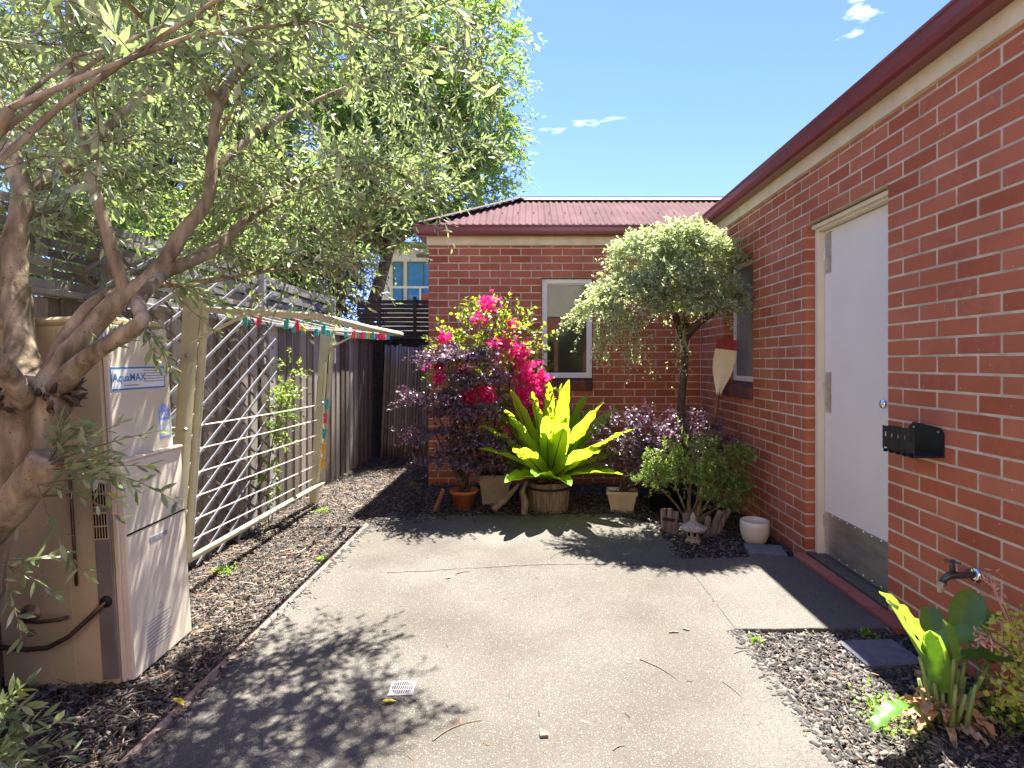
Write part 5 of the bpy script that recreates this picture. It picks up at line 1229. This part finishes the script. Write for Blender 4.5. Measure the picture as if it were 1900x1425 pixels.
# ================================================================ MULCH AND LITTER
def inbed(x, y):
    """inside a planting bed (with a ragged spill over the concrete)"""
    sp = RNG.exponential(.018, x.shape)
    left = (x < XS0+sp)&(x > XF+.02)&(y > .6)&(y < 8.05)&~((x > XL-.02)&(y > 6.2))
    backb = (x > XS0-.1)&(x < XW-.01)&(y < 6.26)&((y > YS1-.02-sp*2.5)|((y > 4.62-sp*3+.45*np.abs(x+.15)*(x<-.15)*.0)&(x < -1.0+(y-4.62)*1.2)))
    rb = (x > 1.04-sp)&(x < XW-.01)&(y > 3.82-sp*.5)&(y < 6.26)
    rf_ = (x > XS1-sp)&(x < XW-.01)&(y > .8)&(y < 2.79+sp*.3)
    heat = (x < -1.80)&(x > -2.30)&(y > 2.38)&(y < 2.80)
    return (left|backb|rb|rf_)&~heat
def chips(name, n, xr, yr, l0, l1, wr, tr_, m, zr=(-.042,-.012), tilt=.35, power=1.0):
    x = RNG.uniform(*xr, n); y = yr[0]+(yr[1]-yr[0])*RNG.uniform(0,1,n)**power
    k = inbed(x, y); x = x[k]; y = y[k]; n = len(x)
    onslab = ((x > XS0)&(x < XS1)&(y < YS1-.02))
    z = np.where(onslab, .001, RNG.uniform(*zr, n)); a = RNG.uniform(0,2*np.pi,n)
    tl_ = np.where(onslab, .02, RNG.normal(0,tilt,n)); D = np.stack([np.cos(a)*np.cos(tl_), np.sin(a)*np.cos(tl_), np.sin(tl_)],1)
    N = nrm(np.stack([RNG.normal(0,tilt,n),RNG.normal(0,tilt,n),np.ones(n)],1)); Ln = l0*.45+(l1-l0*.45)*RNG.beta(1.3,2.4,n)
    return stuff(link(name, scatter(name, CHIP, np.stack([x,y,z],1), D, N, Ln, Ln*RNG.uniform(*wr,n), Ln*RNG.uniform(*tr_,n)), m))
c1 = chips('bark_mulch', 56000, (1.0,1.96), (.9,2.82), .010,.045, (.16,.5),(.08,.2), M['chips']); tag(c1, 'dark bark mulch in the front bed by the tap', 'mulch')
c2 = chips('bark_mulch', 90000, (XF,XS0+.15), (.9,8.0), .010,.042, (.16,.5),(.08,.2), M['chips'], power=1.35); tag(c2, 'dark bark mulch along the fence under the clothesline', 'mulch')
c3 = chips('bark_mulch', 30000, (XS0-.1,1.95), (3.7,6.26), .014,.045, (.2,.45),(.08,.2), M['chips']); tag(c3, 'dark bark mulch in the bed under the house wall', 'mulch')
c4 = chips('straw_litter', 9000, (XF,XS0+.12), (.9,8.0), .04,.11, (.025,.05),(.02,.04), M['straw'], (-.03,-.004), .12, 1.7); tag(c4, 'dry straw and leaf litter over the mulch by the heater', 'litter')
c5 = chips('straw_litter', 2200, (XS0-.1,1.95), (3.7,6.26), .03,.08, (.03,.06),(.02,.04), M['straw'], (-.03,-.004), .12); tag(c5, 'dry stalks scattered on mulch beneath the potted plants', 'litter')
c6 = chips('straw_litter', 1300, (1.0,1.96), (.9,2.82), .03,.08, (.03,.06),(.02,.04), M['straw'], (-.03,-.004), .12); tag(c6, 'dry stalks scattered over mulch around the broad leaf plant', 'litter')
# single twigs, leaves and chips lying on the slab
def gp2(x, y): Y = FPX*CAMH/(y-PY); return Vector(((x-PX)/FPX*Y, Y, .0))
def twig(label, a, b, bow, r=.0022):
    p, q = gp2(*a), gp2(*b); d = (q-p); nn_ = Vector((-d.y,d.x,0)); pts = [p+d*t+nn_*bow*4*t*(1-t)+Vector((0,0,r+.001)) for t in (0,.2,.4,.6,.8,1)]
    tag(MB().tube(pts, [r,r,r*.9,r*.8,r*.7,r*.5], 6).build('twig', M['twig']), label, 'twig')
twig('long curved dark twig on the slab near the drain', (803,1376),(895,1337), .12); twig('thin bowed twig on open concrete right of centre slab', (1187,1224),(1255,1260), .06)
twig('short pale twig lying near the landing edge', (1340,1265),(1377,1296), .05, .0015); twig('small stick lying by the slab front near mulch', (1137,1393),(1160,1384), .1)
twig('forked white twig lying on the far slab', (1018,1045),(1034,1028), .1, .002); twig('brown twig cluster lying along the slab crack', (845,1066),(873,1061), .1, .003); twig('thin straw on the slab beside front bed corner', (1362,1213),(1400,1208), .1, .002)
def flat(name, label, cat, x, y, ln, wd, th, m, rot):
    p = gp2(x, y); o = MB().cbox((-ln/2,-wd/2,.001),(ln/2,wd/2,th),min(.002,th*.3), Matrix.Translation(p) @ Matrix.Rotation(rot,4,'Z')).build(name, m); tag(o, label, cat)
flat('wood_chip', 'square pale wood chip alone at front of slab', 'wood chip', 1009,1365, .032,.028,.012, M['oldwood'], .1)
flat('wood_chip', 'long brown wood chip on the slab left of front bed', 'wood chip', 1250,1174, .05,.010,.008, M['oldwood'], .05)
flat('wood_chip', 'short slanted brown chip beside a longer chip on slab', 'wood chip', 1273,1169, .032,.012,.008, M['oldwood'], -.7)
ym = plain('yellow_leaf', (.55,.42,.03), .5, .3)
def fallen(label, x, y, a, m=None, s=.06):
    p = gp2(x, y); me = scatter('fallen_leaf', LANCE, np.array([[p.x,p.y,.012]]), np.array([[math.cos(a),math.sin(a),-.06]]), np.array([[.1,.2,1.]]), np.array([s]), np.array([s*.42])); tag(link('fallen_leaf', me, m or ym), label, 'leaf')
fallen('yellow fallen leaf on the slab just below the drain', 708,1306, .2); fallen('curled yellow leaf at the slab edge under the olive', 322,1300, -.5, s=.075); fallen('yellow brown curled leaf lying near the slab crack', 826,1074, .4, s=.04)
x = RNG.uniform(XS0+.02,XS1-.02,420); y = RNG.uniform(1.2,4.8,420); a = RNG.uniform(0,2*np.pi,420); Ln = np.minimum(RNG.exponential(.009,420)+.004,.035)
lt = stuff(link('slab_litter', scatter('slab_litter', CHIP, np.stack([x,y,np.full(420,.0008)],1), np.stack([np.cos(a),np.sin(a),a*0],1), np.tile([0,0,1.],(420,1)), Ln, Ln*RNG.uniform(.06,.3,420), np.minimum(Ln*.1,.003)), M['straw'])); tag(lt, 'tiny scattered leaf and bark bits on the concrete slab', 'litter')
for o in bpy.data.objects:
    if o.type == 'MESH' and o.data.materials and o.data.materials[0] is None: o.data.materials.clear()
print('tris', sum(sum(len(p.vertices)-2 for p in m.polygons) for m in bpy.data.meshes), 'objects', len(bpy.data.objects))
